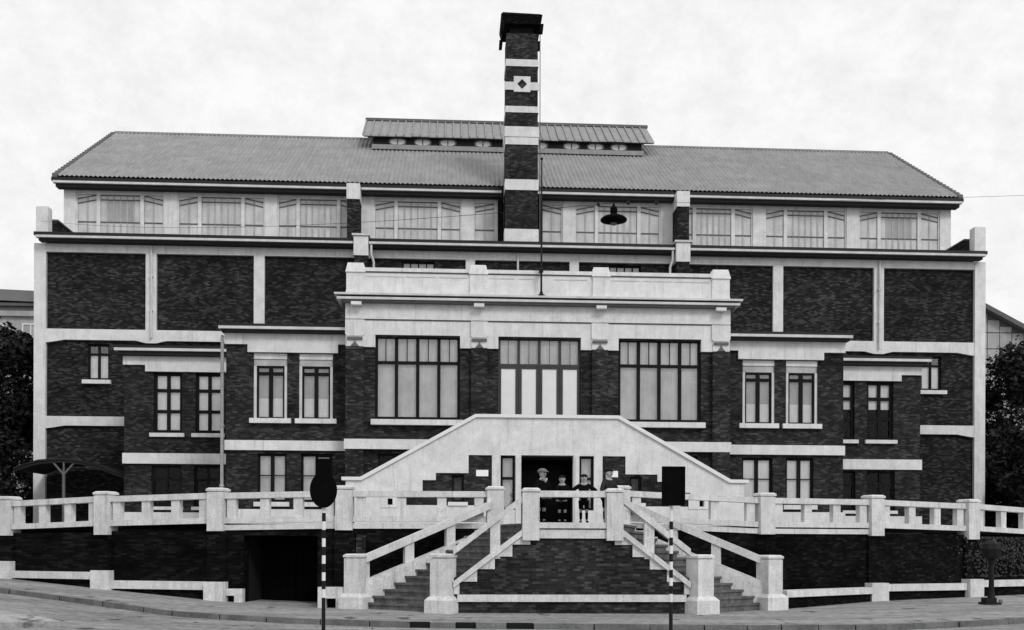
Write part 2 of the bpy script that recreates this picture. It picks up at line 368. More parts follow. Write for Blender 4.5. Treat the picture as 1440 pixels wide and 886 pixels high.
# --- hall: front wall of the aisle, y = 43
SW = {-1: (16.95, 17.80), 1: (17.16, 18.04)}
holes = [rect(s * SW[s][0], s * SW[s][1], 8.40, 9.86) for s in (-1, 1)] + [rect(s * 3.65, s * 5.02, 12.1, 13.5) for s in (-1, 1)]
wall('wall', 'brick', B, rect(-19.6, 19.6, TZ, 13.95), holes, 43.12, 43.45)
for s in (-1, 1):
    box('wall', 'brick', B, s * 19.25, s * 19.6, 43.45, 63.0, TZ, 14.2)                 # aisle side
box('wall', 'brick', B, -19.6, 19.6, 63.0, 63.4, TZ, 14.2)
def hall_side(s):
    box('pilaster', 'stucco', B, s * 19.43, s * 19.90, 42.96, 43.75, TZ, 13.90)
    for a, b in ((15.02, 15.45), (10.65, 11.08)):
        box('pilaster', 'stucco', B, s * a, s * b, 42.98, 43.12, 10.44, 13.57)
    box('pilaster', 'stucco', B, s * 1.98, s * 2.37, 42.98, 43.12, 10.44, 13.57)
    box('frieze', 'stucco', B, s * 6.95, s * 19.43, 42.98, 43.12, 13.57, 13.90)
    # bands with haunches at the piers
    def haunched(x0, x1, z0, z1, hs):
        pts = [(s * x0, z1), (s * x0, z0)]
        for hx, wdt in hs: pts += [(s * (hx - wdt), z0), (s * (hx - .2), z0 - .1), (s * (hx + .2), z0 - .1), (s * (hx + wdt), z0)]
        pts += [(s * (x1 - .75), z0), (s * (x1 - .3), z0 - .08), (s * x1, z0 - .12), (s * x1, z1)]
        wall('band', 'stucco', B, pts, [], 42.98, 43.12)
    haunched(10.4, 19.43, 10.0, 10.44, [(15.23, .62)])
    haunched(14.95, 19.43, 6.5, 6.88, [])
    window(s * SW[s][0], s * SW[s][1], 8.42, 9.84, 43.2, [s * sum(SW[s]) / 2], [9.45], .06, .09, back=[(8.42, 9.42, 'curtain')])
    box('sill', 'stucco', B, s * (SW[s][0] - .1), s * (SW[s][1] + .18), 42.95, 43.2, 8.22, 8.38)
    window(s * 3.67, s * 5.0, 12.12, 13.48, 43.2, [s * (3.67 + .3325 * i) for i in (1, 2, 3)], [], .05, .05, back=[(12.12, 13.48, 'blindlight')])
    # roof edge: gutter, fascia, soffit
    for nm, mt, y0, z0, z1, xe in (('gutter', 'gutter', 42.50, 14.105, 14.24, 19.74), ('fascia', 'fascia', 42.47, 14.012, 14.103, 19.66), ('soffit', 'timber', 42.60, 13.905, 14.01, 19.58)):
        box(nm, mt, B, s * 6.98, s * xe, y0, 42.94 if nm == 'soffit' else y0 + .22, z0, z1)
        if s < 0: box(nm, mt, B, -6.34, 6.34, y0, 42.94 if nm == 'soffit' else y0 + .22, z0, z1)
    box('pier', 'stucco', B, s * 6.36, s * 6.95, 42.36, 43.0, 13.50, 14.30)
    bm = bmesh.new(); bx(bm, s * 6.30, s * 7.02, 42.30, 43.0, 14.302, 14.38); emit('pier_cap', bm, 'fascia', B)
    box('pier', 'brick', B, s * 6.40, s * 6.92, 42.4, 43.1, 10.5, 13.495, 'brick pier under the white block')
    # corner stub and raking parapet of the aisle roof
    box('pier', 'stucco', B, s * 19.18, s * 19.66, 42.52, 42.95, 14.245, 15.26, 'white stub pier standing on the roof corner')
    bm = bmesh.new(); bx(bm, s * 19.0, s * 19.5, 42.96, 45.85, 14.14, 14.82); emit('parapet', bm, 'brick', B)
    bm = bmesh.new(); bx(bm, s * 18.95, s * 19.55, 42.97, 45.85, 14.822, 14.88); emit('coping', bm, 'frame_mid', B)
hall_side(-1); hall_side(1)
box('frieze', 'stucco', B, -6.36, 6.36, 42.98, 43.12, 13.57, 13.90)
# lean-to roof of the aisle
bm = bmesh.new(); hexa(bm, [(-19.45, 42.73, 14.02), (19.45, 42.73, 14.02), (19.45, 46, 14.85), (-19.45, 46, 14.85), (-19.45, 42.73, 14.2), (19.45, 42.73, 14.2), (19.45, 46, 15.0), (-19.45, 46, 15.0)])
emit('roof', bm, 'sheet', B, 'low lean-to roof above the aisle')
# drain pipes on the hall
for px in (-15.2, 15.23, -.2):
    bm = bmesh.new(); bar(bm, (px, 42.9, 10.1 if abs(px) > 12 else 12.0), (px, 42.9, 13.85), .045)
    for z in (11.2, 12.6): bx(bm, px - .07, px + .07, 42.86, 42.97, z, z + .05)
    emit('drain_pipe', bm, 'fascia', B)
for s in (-1, 1):
    bm = bmesh.new(); pts = [(s * 6.25, 42.55, 14.0), (s * 6.25, 42.55, 13.6), (s * 6.15, 42.6, 13.3), (s * 6.15, 42.6, 12.6)]
    for a, b in zip(pts, pts[1:]): bar(bm, a, b, .05)
    emit('drain_pipe', bm, 'fascia', B)

# --- clerestory, y = 45.9
CY = 45.9; CT, CB = 17.20, 14.7
piers = [(-19.80, -19.29), (-15.52, -14.94), (-11.18, -10.62), (-7.05, -6.40), (-2.54, -1.99), (1.99, 2.54), (6.40, 7.05), (10.62, 11.18), (14.94, 15.52), (19.29, 19.80)]
for a, b in piers: box('pier', 'stucco', B, a, b, CY - .03, CY + .35, CB, CT)
box('lintel', 'stucco', B, -19.29, 19.29, CY + .02, CY + .33, 16.99, CT)
box('wall', 'stucco', B, -19.29, 19.29, CY + .15, CY + .33, CB, 15.22)
box('wall', 'stucco', B, -19.29, 19.29, CY + .105, CY + .32, 16.60, 16.98, 'white head wall behind the window heads')
for k, ((_, a), (b, _)) in enumerate(zip(piers, piers[1:])):
    W = b - a; m1, m2 = a + W * .252, a + W * .748
    bm = bmesh.new(); y0, y1 = CY + .03, CY + .14
    for m in (m1, m2): bx(bm, m - .08, m + .08, y0 - .02, y1, 15.22, 16.985)
    for x0, x1 in ((a, a + .06), (b - .06, b)): bx(bm, x0, x1, y0, y1, 15.22, 16.985)
    bx(bm, a, b, CY + .025, CY + .145, 15.16, 15.219); bx(bm, a, b, CY + .025, CY + .145, 16.92, 16.986)
    wn = emit('window', bm, 'stucco', B)
    bars = bmesh.new(); ups = bmesh.new()
    lights = [(a + .06, m1 - .08, 2), (m1 + .08, m2 - .08, 6), (m2 + .08, b - .06, 2)]
    for li, (l0, l1, n) in enumerate(lights):
        def head(x, base):                              # cambered head: side lights drop towards the piers
            if li == 1: return base
            t = (x - l0) / (l1 - l0); t = t if li == 0 else 1 - t
            return base - .17 * (1 - t)
        wd = (l1 - l0) / n; rows = [15.22, 15.73, 16.70, 16.90]
        for i in range(n):
            x0, x1 = l0 + i * wd, l0 + (i + 1) * wd
            for r in range(3):
                q = .012
                zl = [rows[r] if r < 2 else head(x, rows[r]) for x in (x0 + q, x1 - q)]
                zh = [rows[r + 1] if r < 1 else head(x, rows[r + 1]) for x in (x0 + q, x1 - q)]
                pb = bmesh.new(); yy = CY + .08
                hexa(pb, [(x0 + q, yy, zl[0] + q), (x1 - q, yy, zl[1] + q), (x1 - q, yy + .012, zl[1] + q), (x0 + q, yy + .012, zl[0] + q),
                          (x0 + q, yy, zh[0] - q), (x1 - q, yy, zh[1] - q), (x1 - q, yy + .012, zh[1] - q), (x0 + q, yy + .012, zh[0] - q)])
                emit('pane', pb, 'frostdark' if (k in (0, 8) and li == 1 and r == 1 and 1 <= i <= 4) else 'frost', wn)
            if i: box('glazing_bar', 'barsv', wn, x0 - .04, x0 + .04, CY + .065, CY + .092, 15.22, head(x0, 16.90))
        for zz, t in ((15.73, .05), (16.70, .045), (16.90, .045)):
            z0, z1 = (head(l0, zz), head(l1, zz)) if zz > 16 else (zz, zz)
            hexa(bars, [(l0, CY + .055, z0 - t / 2), (l1, CY + .055, z1 - t / 2), (l1, CY + .1, z1 - t / 2), (l0, CY + .1, z0 - t / 2),
                        (l0, CY + .055, z0 + t / 2), (l1, CY + .055, z1 + t / 2), (l1, CY + .1, z1 + t / 2), (l0, CY + .1, z0 + t / 2)])
    emit('transoms', bars, 'bars', wn); ups.free()
for s in (-1, 1):
    box('buttress', 'brick', B, s * 6.95 - .0, s * 7.48, 44.9, CY - .035, 14.75, 16.62)
    box('buttress_cap', 'stucco', B, s * 6.93, s * 7.50, 44.85, CY - .035, 16.622, 17.30)
for s in (-1, 1):
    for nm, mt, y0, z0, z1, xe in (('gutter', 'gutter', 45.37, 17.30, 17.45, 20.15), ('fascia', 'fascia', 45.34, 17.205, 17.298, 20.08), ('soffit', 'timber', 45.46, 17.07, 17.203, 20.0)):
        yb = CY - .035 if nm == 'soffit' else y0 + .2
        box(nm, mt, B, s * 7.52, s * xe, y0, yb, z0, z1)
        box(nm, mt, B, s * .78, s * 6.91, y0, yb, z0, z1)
for s in (-1, 1):
    box('end_wall', 'stucco', B, s * 19.3, s * 19.7, CY + .36, 61, 14.0, 17.1)
    bm = bmesh.new(); pr = [(45.95, 17.1), (53.2, 21.9), (60.9, 17.1)]
    f = [bm.verts.new((s * 19.3, y, z)) for y, z in pr]; bk = [bm.verts.new((s * 19.7, y, z)) for y, z in pr]
    bm.faces.new(f); bm.faces.new(bk[::-1])
    for i in range(3): j = (i + 1) % 3; bm.faces.new((f[i], f[j], bk[j], bk[i]))
    emit('gable', bm, 'stucco', B)
# main roof: corrugated tile sheet, eave y 45.1 to ridge y 53.2
EV, EZ, RY, RZ = 45.38, 17.49, 53.2, 22.44
bm = bmesh.new(); nrib = 200; xs2 = [-19.98 + 39.96 * i / (nrib * 4) for i in range(nrib * 4 + 1)]; rows = []
prof = [0, .035, .06, .035]
nr = 14
for x_i, x in enumerate(xs2):
    c = []
    for r in range(nr + 1):
        t = r / nr; h = prof[x_i % 4]
        c.append(bm.verts.new((x, EV + (RY - EV) * t, EZ + (RZ - EZ) * t + h)))
        if r < nr:                                     # lapped course
            t2 = (r + 1) / nr
            c.append(bm.verts.new((x, EV + (RY - EV) * t2, EZ + (RZ - EZ) * t2 + h + .03)))
    rows.append(c)
for A, Bq in zip(rows, rows[1:]):
    for i in range(len(A) - 1): bm.faces.new((A[i], Bq[i], Bq[i + 1], A[i + 1]))
roof = emit('roof', bm, 'roof', B, 'long grey pitched roof over the hall')
bm = bmesh.new(); hexa(bm, [(-19.98, RY, RZ - .1), (19.98, RY, RZ - .1), (19.98, 61.4, 17.3), (-19.98, 61.4, 17.3), (-19.98, RY, RZ), (19.98, RY, RZ), (19.98, 61.4, 17.4), (-19.98, 61.4, 17.4)])
emit('roof_slope', bm, 'roof', roof)
bm = bmesh.new(); hexa(bm, [(-19.9, EV + .1, EZ - .14), (19.9, EV + .1, EZ - .14), (19.9, RY, RZ - .14), (-19.9, RY, RZ - .14), (-19.9, EV + .1, EZ - .04), (19.9, EV + .1, EZ - .04), (19.9, RY, RZ - .04), (-19.9, RY, RZ - .04)])
emit('roof_boarding', bm, 'timber', roof)
for s in (-1, 1):                                       # verge tiles, one by one
    for i in range(24):
        t0, t1 = i / 24 + .0, (i + 1) / 24
        a = (EV + (RY - EV) * t0, EZ + (RZ - EZ) * t0); b = (EV + (RY - EV) * t1, EZ + (RZ - EZ) * t1)
        bm = bmesh.new(); x0, x1 = s * 19.9, s * 20.12
        hexa(bm, [(x0, a[0], a[1] - .2), (x1, a[0], a[1] - .2), (x1, b[0], b[1] - .2), (x0, b[0], b[1] - .2), (x0, a[0], a[1] + .13), (x1, a[0], a[1] + .13), (x1, b[0], b[1] + .075), (x0, b[0], b[1] + .075)])
        emit('verge_tile', bm, 'frame_mid', roof)
for i in range(64):                                     # ridge tiles
    a = -19.98 + i * 39.96 / 64; b = a + 39.96 / 64 - .02
    bm = bmesh.new()
    for q in ((0, .09),): bx(bm, a, b, RY - .14, RY + .14, RZ - .02, RZ + .07)
    emit('ridge_tile', bm, 'roof', roof)
# lantern on the ridge
LY = 51.2
lan = [-5.66, -4.42, -3.18, -1.44, -.06, 1.38, 2.98, 4.18, 5.36]
def oval(cx, cz, a, b, n=20):
    o = []
    for i in range(n):
        t = 2 * math.pi * i / n; ct, st = math.cos(t), math.sin(t)
        o.append((cx + a * math.copysign(abs(ct) ** .7, ct), cz + b * math.copysign(abs(st) ** .8, st)))
    return o
lw = wall('roof_lantern', 'timber', B, rect(-6.80, 6.46, 20.9, 21.93), [oval(c, 21.61, .40, .17) for c in lan], LY, LY + .15, 'raised ventilation lantern along the ridge')
for c in lan:
    bm = bmesh.new(); slab(bm, oval(c, 21.61, .44, .20), [oval(c, 21.61, .37, .145)], LY - .04, LY + .02); bx(bm, c - .022, c + .022, LY - .03, LY + .01, 21.47, 21.75)
    emit('oval_window', bm, 'bars', lw)
    bm = bmesh.new(); slab(bm, oval(c, 21.61, .39, .165), [], LY + .012, LY + .025); emit('pane', bm, 'plaque', lw)  # white pane colour stands in for bright sky in the ovals
bm = bmesh.new(); bx(bm, -6.9, 6.56, 50.9, 51.19, 21.13, 21.35); emit('lantern_ledge', bm, 'zinc', lw)
for s, xe in ((-1, -6.80), (1, 6.46)):
    bm = bmesh.new(); bx(bm, xe - .07, xe + .07, LY + .16, 55.1, 20.9, 21.93); emit('lantern_cheek', bm, 'timber', lw)
npan = 36
for i in range(npan):                                   # standing-seam panels
    a = -7.36 + i * 14.5 / npan; b = a + 14.5 / npan
    bm = bmesh.new(); j = random.uniform(-.015, .015)
    hexa(bm, [(a, 50.93, 21.77 + j), (b - .02, 50.93, 21.77 + j), (b - .02, RY, 23.40), (a, RY, 23.40), (a, 50.93, 21.81 + j), (b - .02, 50.93, 21.81 + j), (b - .02, RY, 23.44), (a, RY, 23.44)])
    hexa(bm, [(a - .012, 50.93, 21.79 + j), (a + .045, 50.93, 21.79 + j), (a + .045, RY, 23.42), (a - .012, RY, 23.42), (a - .012, 50.93, 21.89 + j), (a + .045, 50.93, 21.89 + j), (a + .045, RY, 23.52), (a - .012, RY, 23.52)])
    emit('roof_panel', bm, 'zinc', lw)
bm = bmesh.new(); hexa(bm, [(-7.36, RY, 23.36), (7.14, RY, 23.36), (7.14, 55.65, 21.70), (-7.36, 55.65, 21.70), (-7.36, RY, 23.42), (7.14, RY, 23.42), (7.14, 55.65, 21.76), (-7.36, 55.65, 21.76)])
emit('lantern_back_slope', bm, 'zinc', lw)
bm = bmesh.new(); bx(bm, -7.4, 7.18, RY - .08, RY + .08, 23.43, 23.56); emit('lantern_ridge', bm, 'frame_mid', lw)
bm = bmesh.new(); hexa(bm, [(-7.3, 50.98, 21.73), (7.08, 50.98, 21.73), (7.08, LY - .01, 21.90), (-7.3, LY - .01, 21.90), (-7.3, 50.98, 21.765), (7.08, 50.98, 21.765), (7.08, LY - .01, 21.935), (-7.3, LY - .01, 21.935)])
emit('lantern_soffit', bm, 'timber', lw)

# --- chimney
CX = .06
def cw(z): return .71 - .0035 * (z - 15)
def frust(bm, z0, z1, e=0., yb=45.99):
    a, b = cw(z0) + e, cw(z1) + e
    hexa(bm, [(CX - a, 44.6 - e, z0), (CX + a, 44.6 - e, z0), (CX + a, yb + e, z0), (CX - a, yb + e, z0), (CX - b, 44.6 - e, z1), (CX + b, 44.6 - e, z1), (CX + b, yb + e, z1), (CX - b, yb + e, z1)])
ch = None
bm = bmesh.new(); frust(bm, 14.3, 23.87); ch = emit('chimney', bm, 'brick2', B)
for z0, z1, e in ((14.3, 15.39, .035), (17.08, 17.54, .03), (19.05, 19.375, .03), (19.38, 19.82, .055), (20.44, 20.71, .03), (22.44, 22.74, .03)):
    bm = bmesh.new(); frust(bm, z0, z1, e); emit('band', bm, 'stucco', ch)
bm = bmesh.new()
slab(bm, [(CX - .74, 21.40), (CX - .36, 21.40), (CX - .36, 21.32), (CX + .36, 21.32), (CX + .36, 21.40), (CX + .74, 21.40), (CX + .74, 21.74), (CX + .36, 21.74), (CX + .36, 21.99), (CX - .36, 21.99), (CX - .36, 21.74), (CX - .74, 21.74)],
     [[(CX, 21.44), (CX + .22, 21.66), (CX, 21.88), (CX - .22, 21.66)]], 44.54, 44.61)
emit('diamond_panel', bm, 'stucco', ch)
bm = bmesh.new(); hexa(bm, [(CX - .84, 44.46, 24.22), (CX + .80, 44.46, 24.22), (CX + .80, 46.14, 24.22), (CX - .84, 46.14, 24.22), (CX - .93, 44.36, 24.58), (CX + .86, 44.36, 24.58), (CX + .86, 46.2, 24.58), (CX - .93, 46.2, 24.58)])
hexa(bm, [(CX - .93, 44.36, 24.582), (CX + .86, 44.36, 24.582), (CX + .86, 46.2, 24.582), (CX - .93, 46.2, 24.582), (CX - .84, 44.45, 24.70), (CX + .78, 44.45, 24.66), (CX + .78, 46.1, 24.66), (CX - .84, 46.1, 24.70)])
emit('chimney_cap', bm, 'rubble', ch)
for sx in (-1, 1):
    for y in (44.42, 45.95):
        bm = bmesh.new(); xo = CX + (-.97 if sx < 0 else .72)
        hexa(bm, [(xo + .02, y, 23.86), (xo + .16, y, 23.86), (xo + .16, y + .2, 23.86), (xo + .02, y + .2, 23.86), (xo + .04, y, 24.23), (xo + .2, y, 24.23), (xo + .2, y + .2, 24.23), (xo + .04, y + .2, 24.23)])
        emit('cap_pier', bm, 'rubble', ch)
bm = bmesh.new(); bx(bm, CX - .52, CX + .52, 44.75, 45.85, 23.87, 24.28); emit('flue', bm, 'dark', ch)
for s in (-1, 1): box('chimney_pier', 'rubble', B, CX + s * .76, CX + s * .98, 45.3, CY - .035, 14.75, 16.98)
bm = bmesh.new(); bar(bm, (CX + .80, 44.62, 14.2), (CX + .78, 44.62, 23.9), .018)
emit('conductor', bm, 'frame_mid', ch)

# --- outer wing (y = 39) and inner wing (y = 35), mirrored
def wing2(s):
    ox = [(12.94, 13.98), (11.45, 12.45)]; lx = [(12.95, 14.05), (11.52, 12.49)]
    holes = [rect(s * a, s * b, 5.83, 8.05) for a, b in ox] + [rect(s * a, s * b, 3.09, 4.60) for a, b in lx]
    wall('wall', 'brick2', B, rect(s * 10.2, s * 15.05, 2.86, 8.5), holes, 39.0, 39.35)
    box('wall', 'brick2', B, s * 14.7, s * 15.05, 39.351, 43.1, 2.86, 8.5)
    box('plinth', 'stucco', B, s * 10.5, s * 15.1, 38.93, 43.0, TZ - .05, 2.858)
    wall('entablature', 'stucco', B, [(s * 10.5, 8.64), (s * 10.5, 8.08), (s * 14.27, 8.08), (s * 14.27, 8.32), (s * 15.08, 8.32), (s * 15.08, 8.64)], [], 38.92, 39.0 - .002)
    box('entablature', 'stucco', B, s * 15.053, s * 15.10, 39.0, 43.0, 8.32, 8.64)
    box('belt', 'stucco', B, s * 10.5, s * 15.09, 38.92, 38.998, 4.66, 5.05)
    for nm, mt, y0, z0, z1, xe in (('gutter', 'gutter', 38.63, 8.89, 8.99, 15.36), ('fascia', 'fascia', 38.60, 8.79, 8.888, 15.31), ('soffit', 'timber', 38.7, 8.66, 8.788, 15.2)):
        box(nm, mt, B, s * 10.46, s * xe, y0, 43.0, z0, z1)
    for i, (a, b) in enumerate(ox):
        bk = [(5.83, 8.05, 'curtain')] if s < 0 else [(7.0, 8.05, 'curtain'), (5.83, 6.995, 'black')]  # black sheet paints the unlit room behind the lower panes
        window(s * a, s * b, 5.83, 8.05, 39.1, [s * (a + b) / 2], [6.62, 7.40], .10, .12, back=bk, pane='glass' if s < 0 else 'glassdim')
        box('sill', 'stucco', B, s * (a - .1), s * (b + .12), 38.88, 39.098, 5.66, 5.80)
    for a, b in lx:
        window(s * a, s * b, 3.10, 4.60, 39.1, [s * (a + b) / 2], [4.1], .08, .08, pane='glassdim', back=[(3.1, 4.6, 'black')])  # black backing stands in for the dark room
        box('sill', 'stucco', B, s * (a - .08), s * (b + .08), 38.9, 39.098, 2.95, 3.07)
def wing1(s):
    ox = [(8.44, 9.55), (6.92, 8.04)]; lx = [(8.45, 9.42), (6.91, 7.98)]
    holes = [rect(s * a, s * b, 5.90, 8.09) for a, b in ox] + [rect(s * a, s * b, 3.11, 4.73) for a, b in lx]
    wall('wall', 'brick2', B, rect(s * 6.15, s * 10.46, 2.86, 8.64), holes, 35.0, 35.35)
    box('wall', 'brick2', B, s * 10.11, s * 10.46, 35.351, 43.1, 2.86, 8.64)
    box('plinth', 'stucco', B, s * 6.3, s * 10.52, 34.93, 39.0, TZ - .05, 2.858)
    wall('entablature', 'stucco', B, [(s * (6.42 if s < 0 else 6.28), 8.73), (s * (6.42 if s < 0 else 6.28), 8.40), (s * 6.74, 8.40), (s * 6.74, 8.11), (s * 9.74, 8.11), (s * 9.74, 8.37), (s * 10.50, 8.37), (s * 10.50, 8.73)], [], 34.90, 34.998)
    box('entablature', 'stucco', B, s * 10.463, s * 10.51, 35.0, 42.9, 8.37, 8.73)
    box('belt', 'stucco', B, s * (6.42 if s < 0 else 6.28), s * 10.49, 34.90, 34.998, 4.83, 5.16)
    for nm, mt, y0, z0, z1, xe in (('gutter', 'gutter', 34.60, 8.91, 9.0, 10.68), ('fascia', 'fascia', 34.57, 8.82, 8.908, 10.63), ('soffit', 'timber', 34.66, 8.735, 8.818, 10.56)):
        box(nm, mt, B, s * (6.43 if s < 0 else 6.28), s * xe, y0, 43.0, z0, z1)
    for a, b in ox:
        box('shutter_box', 'blind', B, s * a, s * b, 35.03, 35.3, 7.90, 8.09)
        bm = bmesh.new(); bx(bm, s * a, s * b, 35.0 + .06, 35.3, 7.68, 7.888); emit('shutter_box', bm, 'blindlight', B)
        for e in (a, b - .09): box('window_jamb', 'fascia', B, s * e, s * (e + .09), 35.03, 35.3, 5.905, 7.67)
        window(s * (a + .09), s * (b - .09), 5.905, 7.67, 35.08, [(s * (a + b) / 2, .13)], [(7.42, .11)], .06, .1, back=[(5.9, 7.67, 'blindlight'), (5.9, 6.60, 'curtain')])
        box('sill', 'stucco', B, s * (a - .14), s * (b + .12), 34.86, 35.07, 5.74, 5.90)
    for a, b in lx:
        window(s * a, s * b, 3.12, 4.72, 35.1, [(s * (a + b) / 2, .12)], [(4.0, .03)], .07, .1, back=[(3.1, 4.7, 'blind' if s < 0 else 'curtain')])
        box('sill', 'stucco', B, s * (a - .1), s * (b + .1), 34.88, 35.098, 2.95, 3.10)
wing2(-1); wing1(-1)
before = set(B.children); wing2(1); wing1(1)
for o in set(B.children) - before: o.location.x += .16; ORG[o] = ORG[o] + Vector((.16, 0, 0))
for s in (-1,):
    bm = bmesh.new(); bar(bm, (-10.56, 34.86, TZ), (-10.56, 34.86, 8.64), .055)
    for z in (3.6, 5.6, 7.4): bx(bm, -10.63, -10.49, 34.80, 34.95, z, z + .06)
    emit('drain_pipe', bm, 'pipe', B)

# --- central pavilion, y = 34.2
PYF = 34.2
wx = [(-5.46, -2.65), (2.65, 5.46)]
holes = [rect(a, b, 5.84, 8.62) for a, b in wx] + [rect(-1.38, 1.38, 4.72, 8.62)] + [rect(s * 2.75, s * 5.35, 3.0, 4.7) for s in (-1, 1)]
wall('wall', 'brick2', B, rect(-6.40, 6.40, TZ, 8.60), [h if max(z for x, z in h) < 8.6 else rect(h[0][0], h[1][0], h[0][1], 8.55) for h in holes], PYF + .12, PYF + .45)
for s in (-1, 1): box('wall', 'brick2', B, s * 6.1, s * 6.40, PYF + .451, 43, TZ, 9.6)
# white head wall, with the window ears hanging down on both sides of every opening
up = [(-6.42, 9.63), (-6.42, 8.21), (-5.45, 8.21), (-5.45, 8.62), (-2.65, 8.62), (-2.65, 8.21), (-1.38, 8.21), (-1.38, 8.62), (1.38, 8.62), (1.38, 8.21), (2.65, 8.21), (2.65, 8.62), (5.45, 8.62), (5.45, 8.21), (6.42, 8.21), (6.42, 9.63)]
wall('head_wall', 'stucco', B, up, [], PYF + .05, PYF + .40)
for a, b in ((-6.43, -5.80), (-2.30, -1.73), (1.73, 2.30), (5.80, 6.43)):
    box('pilaster', 'brick2', B, a + .02, b - .02, PYF - .05, PYF + .118, TZ + .4, 8.20)
    c = (a + b) / 2
    bm = bmesh.new(); slab(bm, [(a, 9.09), (a, 8.62), (a + .06, 8.56), (b - .06, 8.56), (b, 8.62), (b, 9.09)], [], PYF - .01, PYF + .048); emit('capital', bm, 'stucco', B)
    bm = bmesh.new(); slab(bm, [(c - .27, 8.555), (c - .27, 8.22), (c + .27, 8.22), (c + .27, 8.555)], [], PYF + .01, PYF + .047); emit('capital', bm, 'stucco', B)
    bm = bmesh.new(); bx(bm, c - .25, c + .25, PYF - .05, PYF + .008, 8.44, 8.52); slab(bm, [(c - .14, 8.22), (c + .14, 8.22), (c + .05, 8.32), (c, 8.42), (c - .05, 8.32)], [], PYF - .03, PYF + .008)
    emit('capital_ornament', bm, 'frame_mid', B)
for a, b in ((-5.80, -2.30), (-1.73, 1.73), (2.30, 5.80)):    # sunk line round the window heads
    box('moulding', 'frame_mid', B, a, b, PYF + .03, PYF + .049, 9.09, 9.125)
box('frieze', 'stucco', B, -6.43, 6.43, PYF - .0, PYF + .047, 9.127, 9.633)
for z0, z1, y0, e, mt in ((9.635, 9.705, 33.98, .14, 'frame_mid'), (9.707, 9.785, 33.90, .28, 'fascia'), (9.787, 9.842, 33.93, .25, 'frame'), (9.844, 9.91, 33.85, .36, 'fascia')):  # lowest strip is dark to paint the shadow under the cornice
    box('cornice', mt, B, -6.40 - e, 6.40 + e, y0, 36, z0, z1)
for c in (-6.05, -2.03, 2.03, 6.05): box('bracket', 'stucco', B, c - .17, c + .17, 33.92, 34.15, 9.53, 9.633)
box('parapet', 'stucco', B, -6.36, 6.36, PYF + .05, PYF + .32, 9.912, 10.66)
box('coping', 'stucco', B, -6.40, 6.40, PYF - .0, PYF + .38, 10.70, 10.82)
box('moulding', 'frame_mid', B, -6.37, 6.37, PYF + .03, PYF + .35, 10.662, 10.698)
for a, b in ((-6.40, -5.80), (-2.34, -1.76), (1.76, 2.34), (5.80, 6.40)):
    bm = bmesh.new(); slab(bm, [(a - (.04 if a < -6 else 0), 9.912), (b + (.04 if b > 6 else 0), 9.912), (b, 10.1), (b, 10.655), (a, 10.655), (a, 10.1)], [], PYF + .0, PYF + .048); emit('parapet_pier', bm, 'stucco', B)
    bm = bmesh.new(); hexa(bm, [(a - .03, PYF - .04, 10.66), (b + .03, PYF - .04, 10.66), (b + .03, PYF + .42, 10.66), (a - .03, PYF + .42, 10.66), (a + .04, PYF + .04, 10.98), (b - .04, PYF + .04, 10.98), (b - .04, PYF + .36, 10.98), (a + .04, PYF + .36, 10.98)])
    emit('pier_cap', bm, 'stucco', B)
for a, b in ((-5.74, -4.55), (-4.45, -3.45), (-3.35, -2.4), (-1.7, -.85), (-.7, -.2), (.5, 1.6), (2.4, 3.35), (3.45, 4.45), (4.55, 5.74)):
    box('parapet_groove', 'fascia', B, a, b, PYF + .035, PYF + .049, 10.53, 10.57)
bm = bmesh.new(); bx(bm, -6.3, 6.3, PYF + .33, 43.1, 9.82, 9.9); emit('roof', bm, 'sheet', B, 'flat roof of the central pavilion')
for a, b in wx:
    q = (b - a) / 4
    wn = window(a, b, 5.84, 8.62, PYF + .2, [(a + q * i, .11) for i in (1, 2, 3)], [(7.73, .10)], .09, back=[(5.84, 8.62, 'blind')])
    for i in range(4): box('glazing_bar', 'frame', wn, a + q * (i + .5) - .015, a + q * (i + .5) + .015, PYF + .215, PYF + .24, 7.78, 8.53)
    box('sill', 'stucco', B, a - .12, b + .12, PYF - .06, PYF + .195, 5.64, 5.82)
wn = window(-1.38, 1.38, 7.66, 8.62, PYF + .2, [(-.69, .09), (0, .09), (.69, .09)], [], .08, back=[(7.66, 8.62, 'blind')], fmat='frame_door')
for i in range(4): box('glazing_bar', 'frame_mid', wn, -1.035 + i * .69 - .012, -1.035 + i * .69 + .012, PYF + .215, PYF + .24, 7.74, 8.54)
for i in range(4):                                      # four white-glazed door leaves under the fanlight
    a, b = -1.38 + .69 * i, -1.38 + .69 * (i + 1); c = (a + b) / 2
    bm = bmesh.new()
    for x0, x1 in ((a + .005, c - .24), (c + .24, b - .005)): bx(bm, x0, x1, PYF + .2, PYF + .27, 4.74, 7.655)
    bx(bm, c - .24, c + .24, PYF + .2, PYF + .27, 4.74, 5.0); bx(bm, c - .24, c + .24, PYF + .2, PYF + .27, 7.58, 7.655)
    d = emit('door', bm, 'frame_door', B)
    box('door_panel', 'white', d, c - .24, c + .24, PYF + .225, PYF + .25, 5.0, 7.58)
for s in (-1, 1):
    box('belt', 'stucco', B, s * 2.3, s * 6.45, PYF - .08, PYF - .052, 4.83, 5.16)
    box('belt', 'stucco', B, s * 2.31, s * 5.79, PYF - .05, PYF + .118, 4.832, 5.158)
    window(s * 2.75, s * 5.35, 3.0, 4.7, PYF + .2, [s * 4.05], [], .08, pane='glassdim')
    box('plinth', 'stucco', B, s * 5.8, s * 6.45, PYF - .09, PYF + .1, TZ - .05, 2.62)

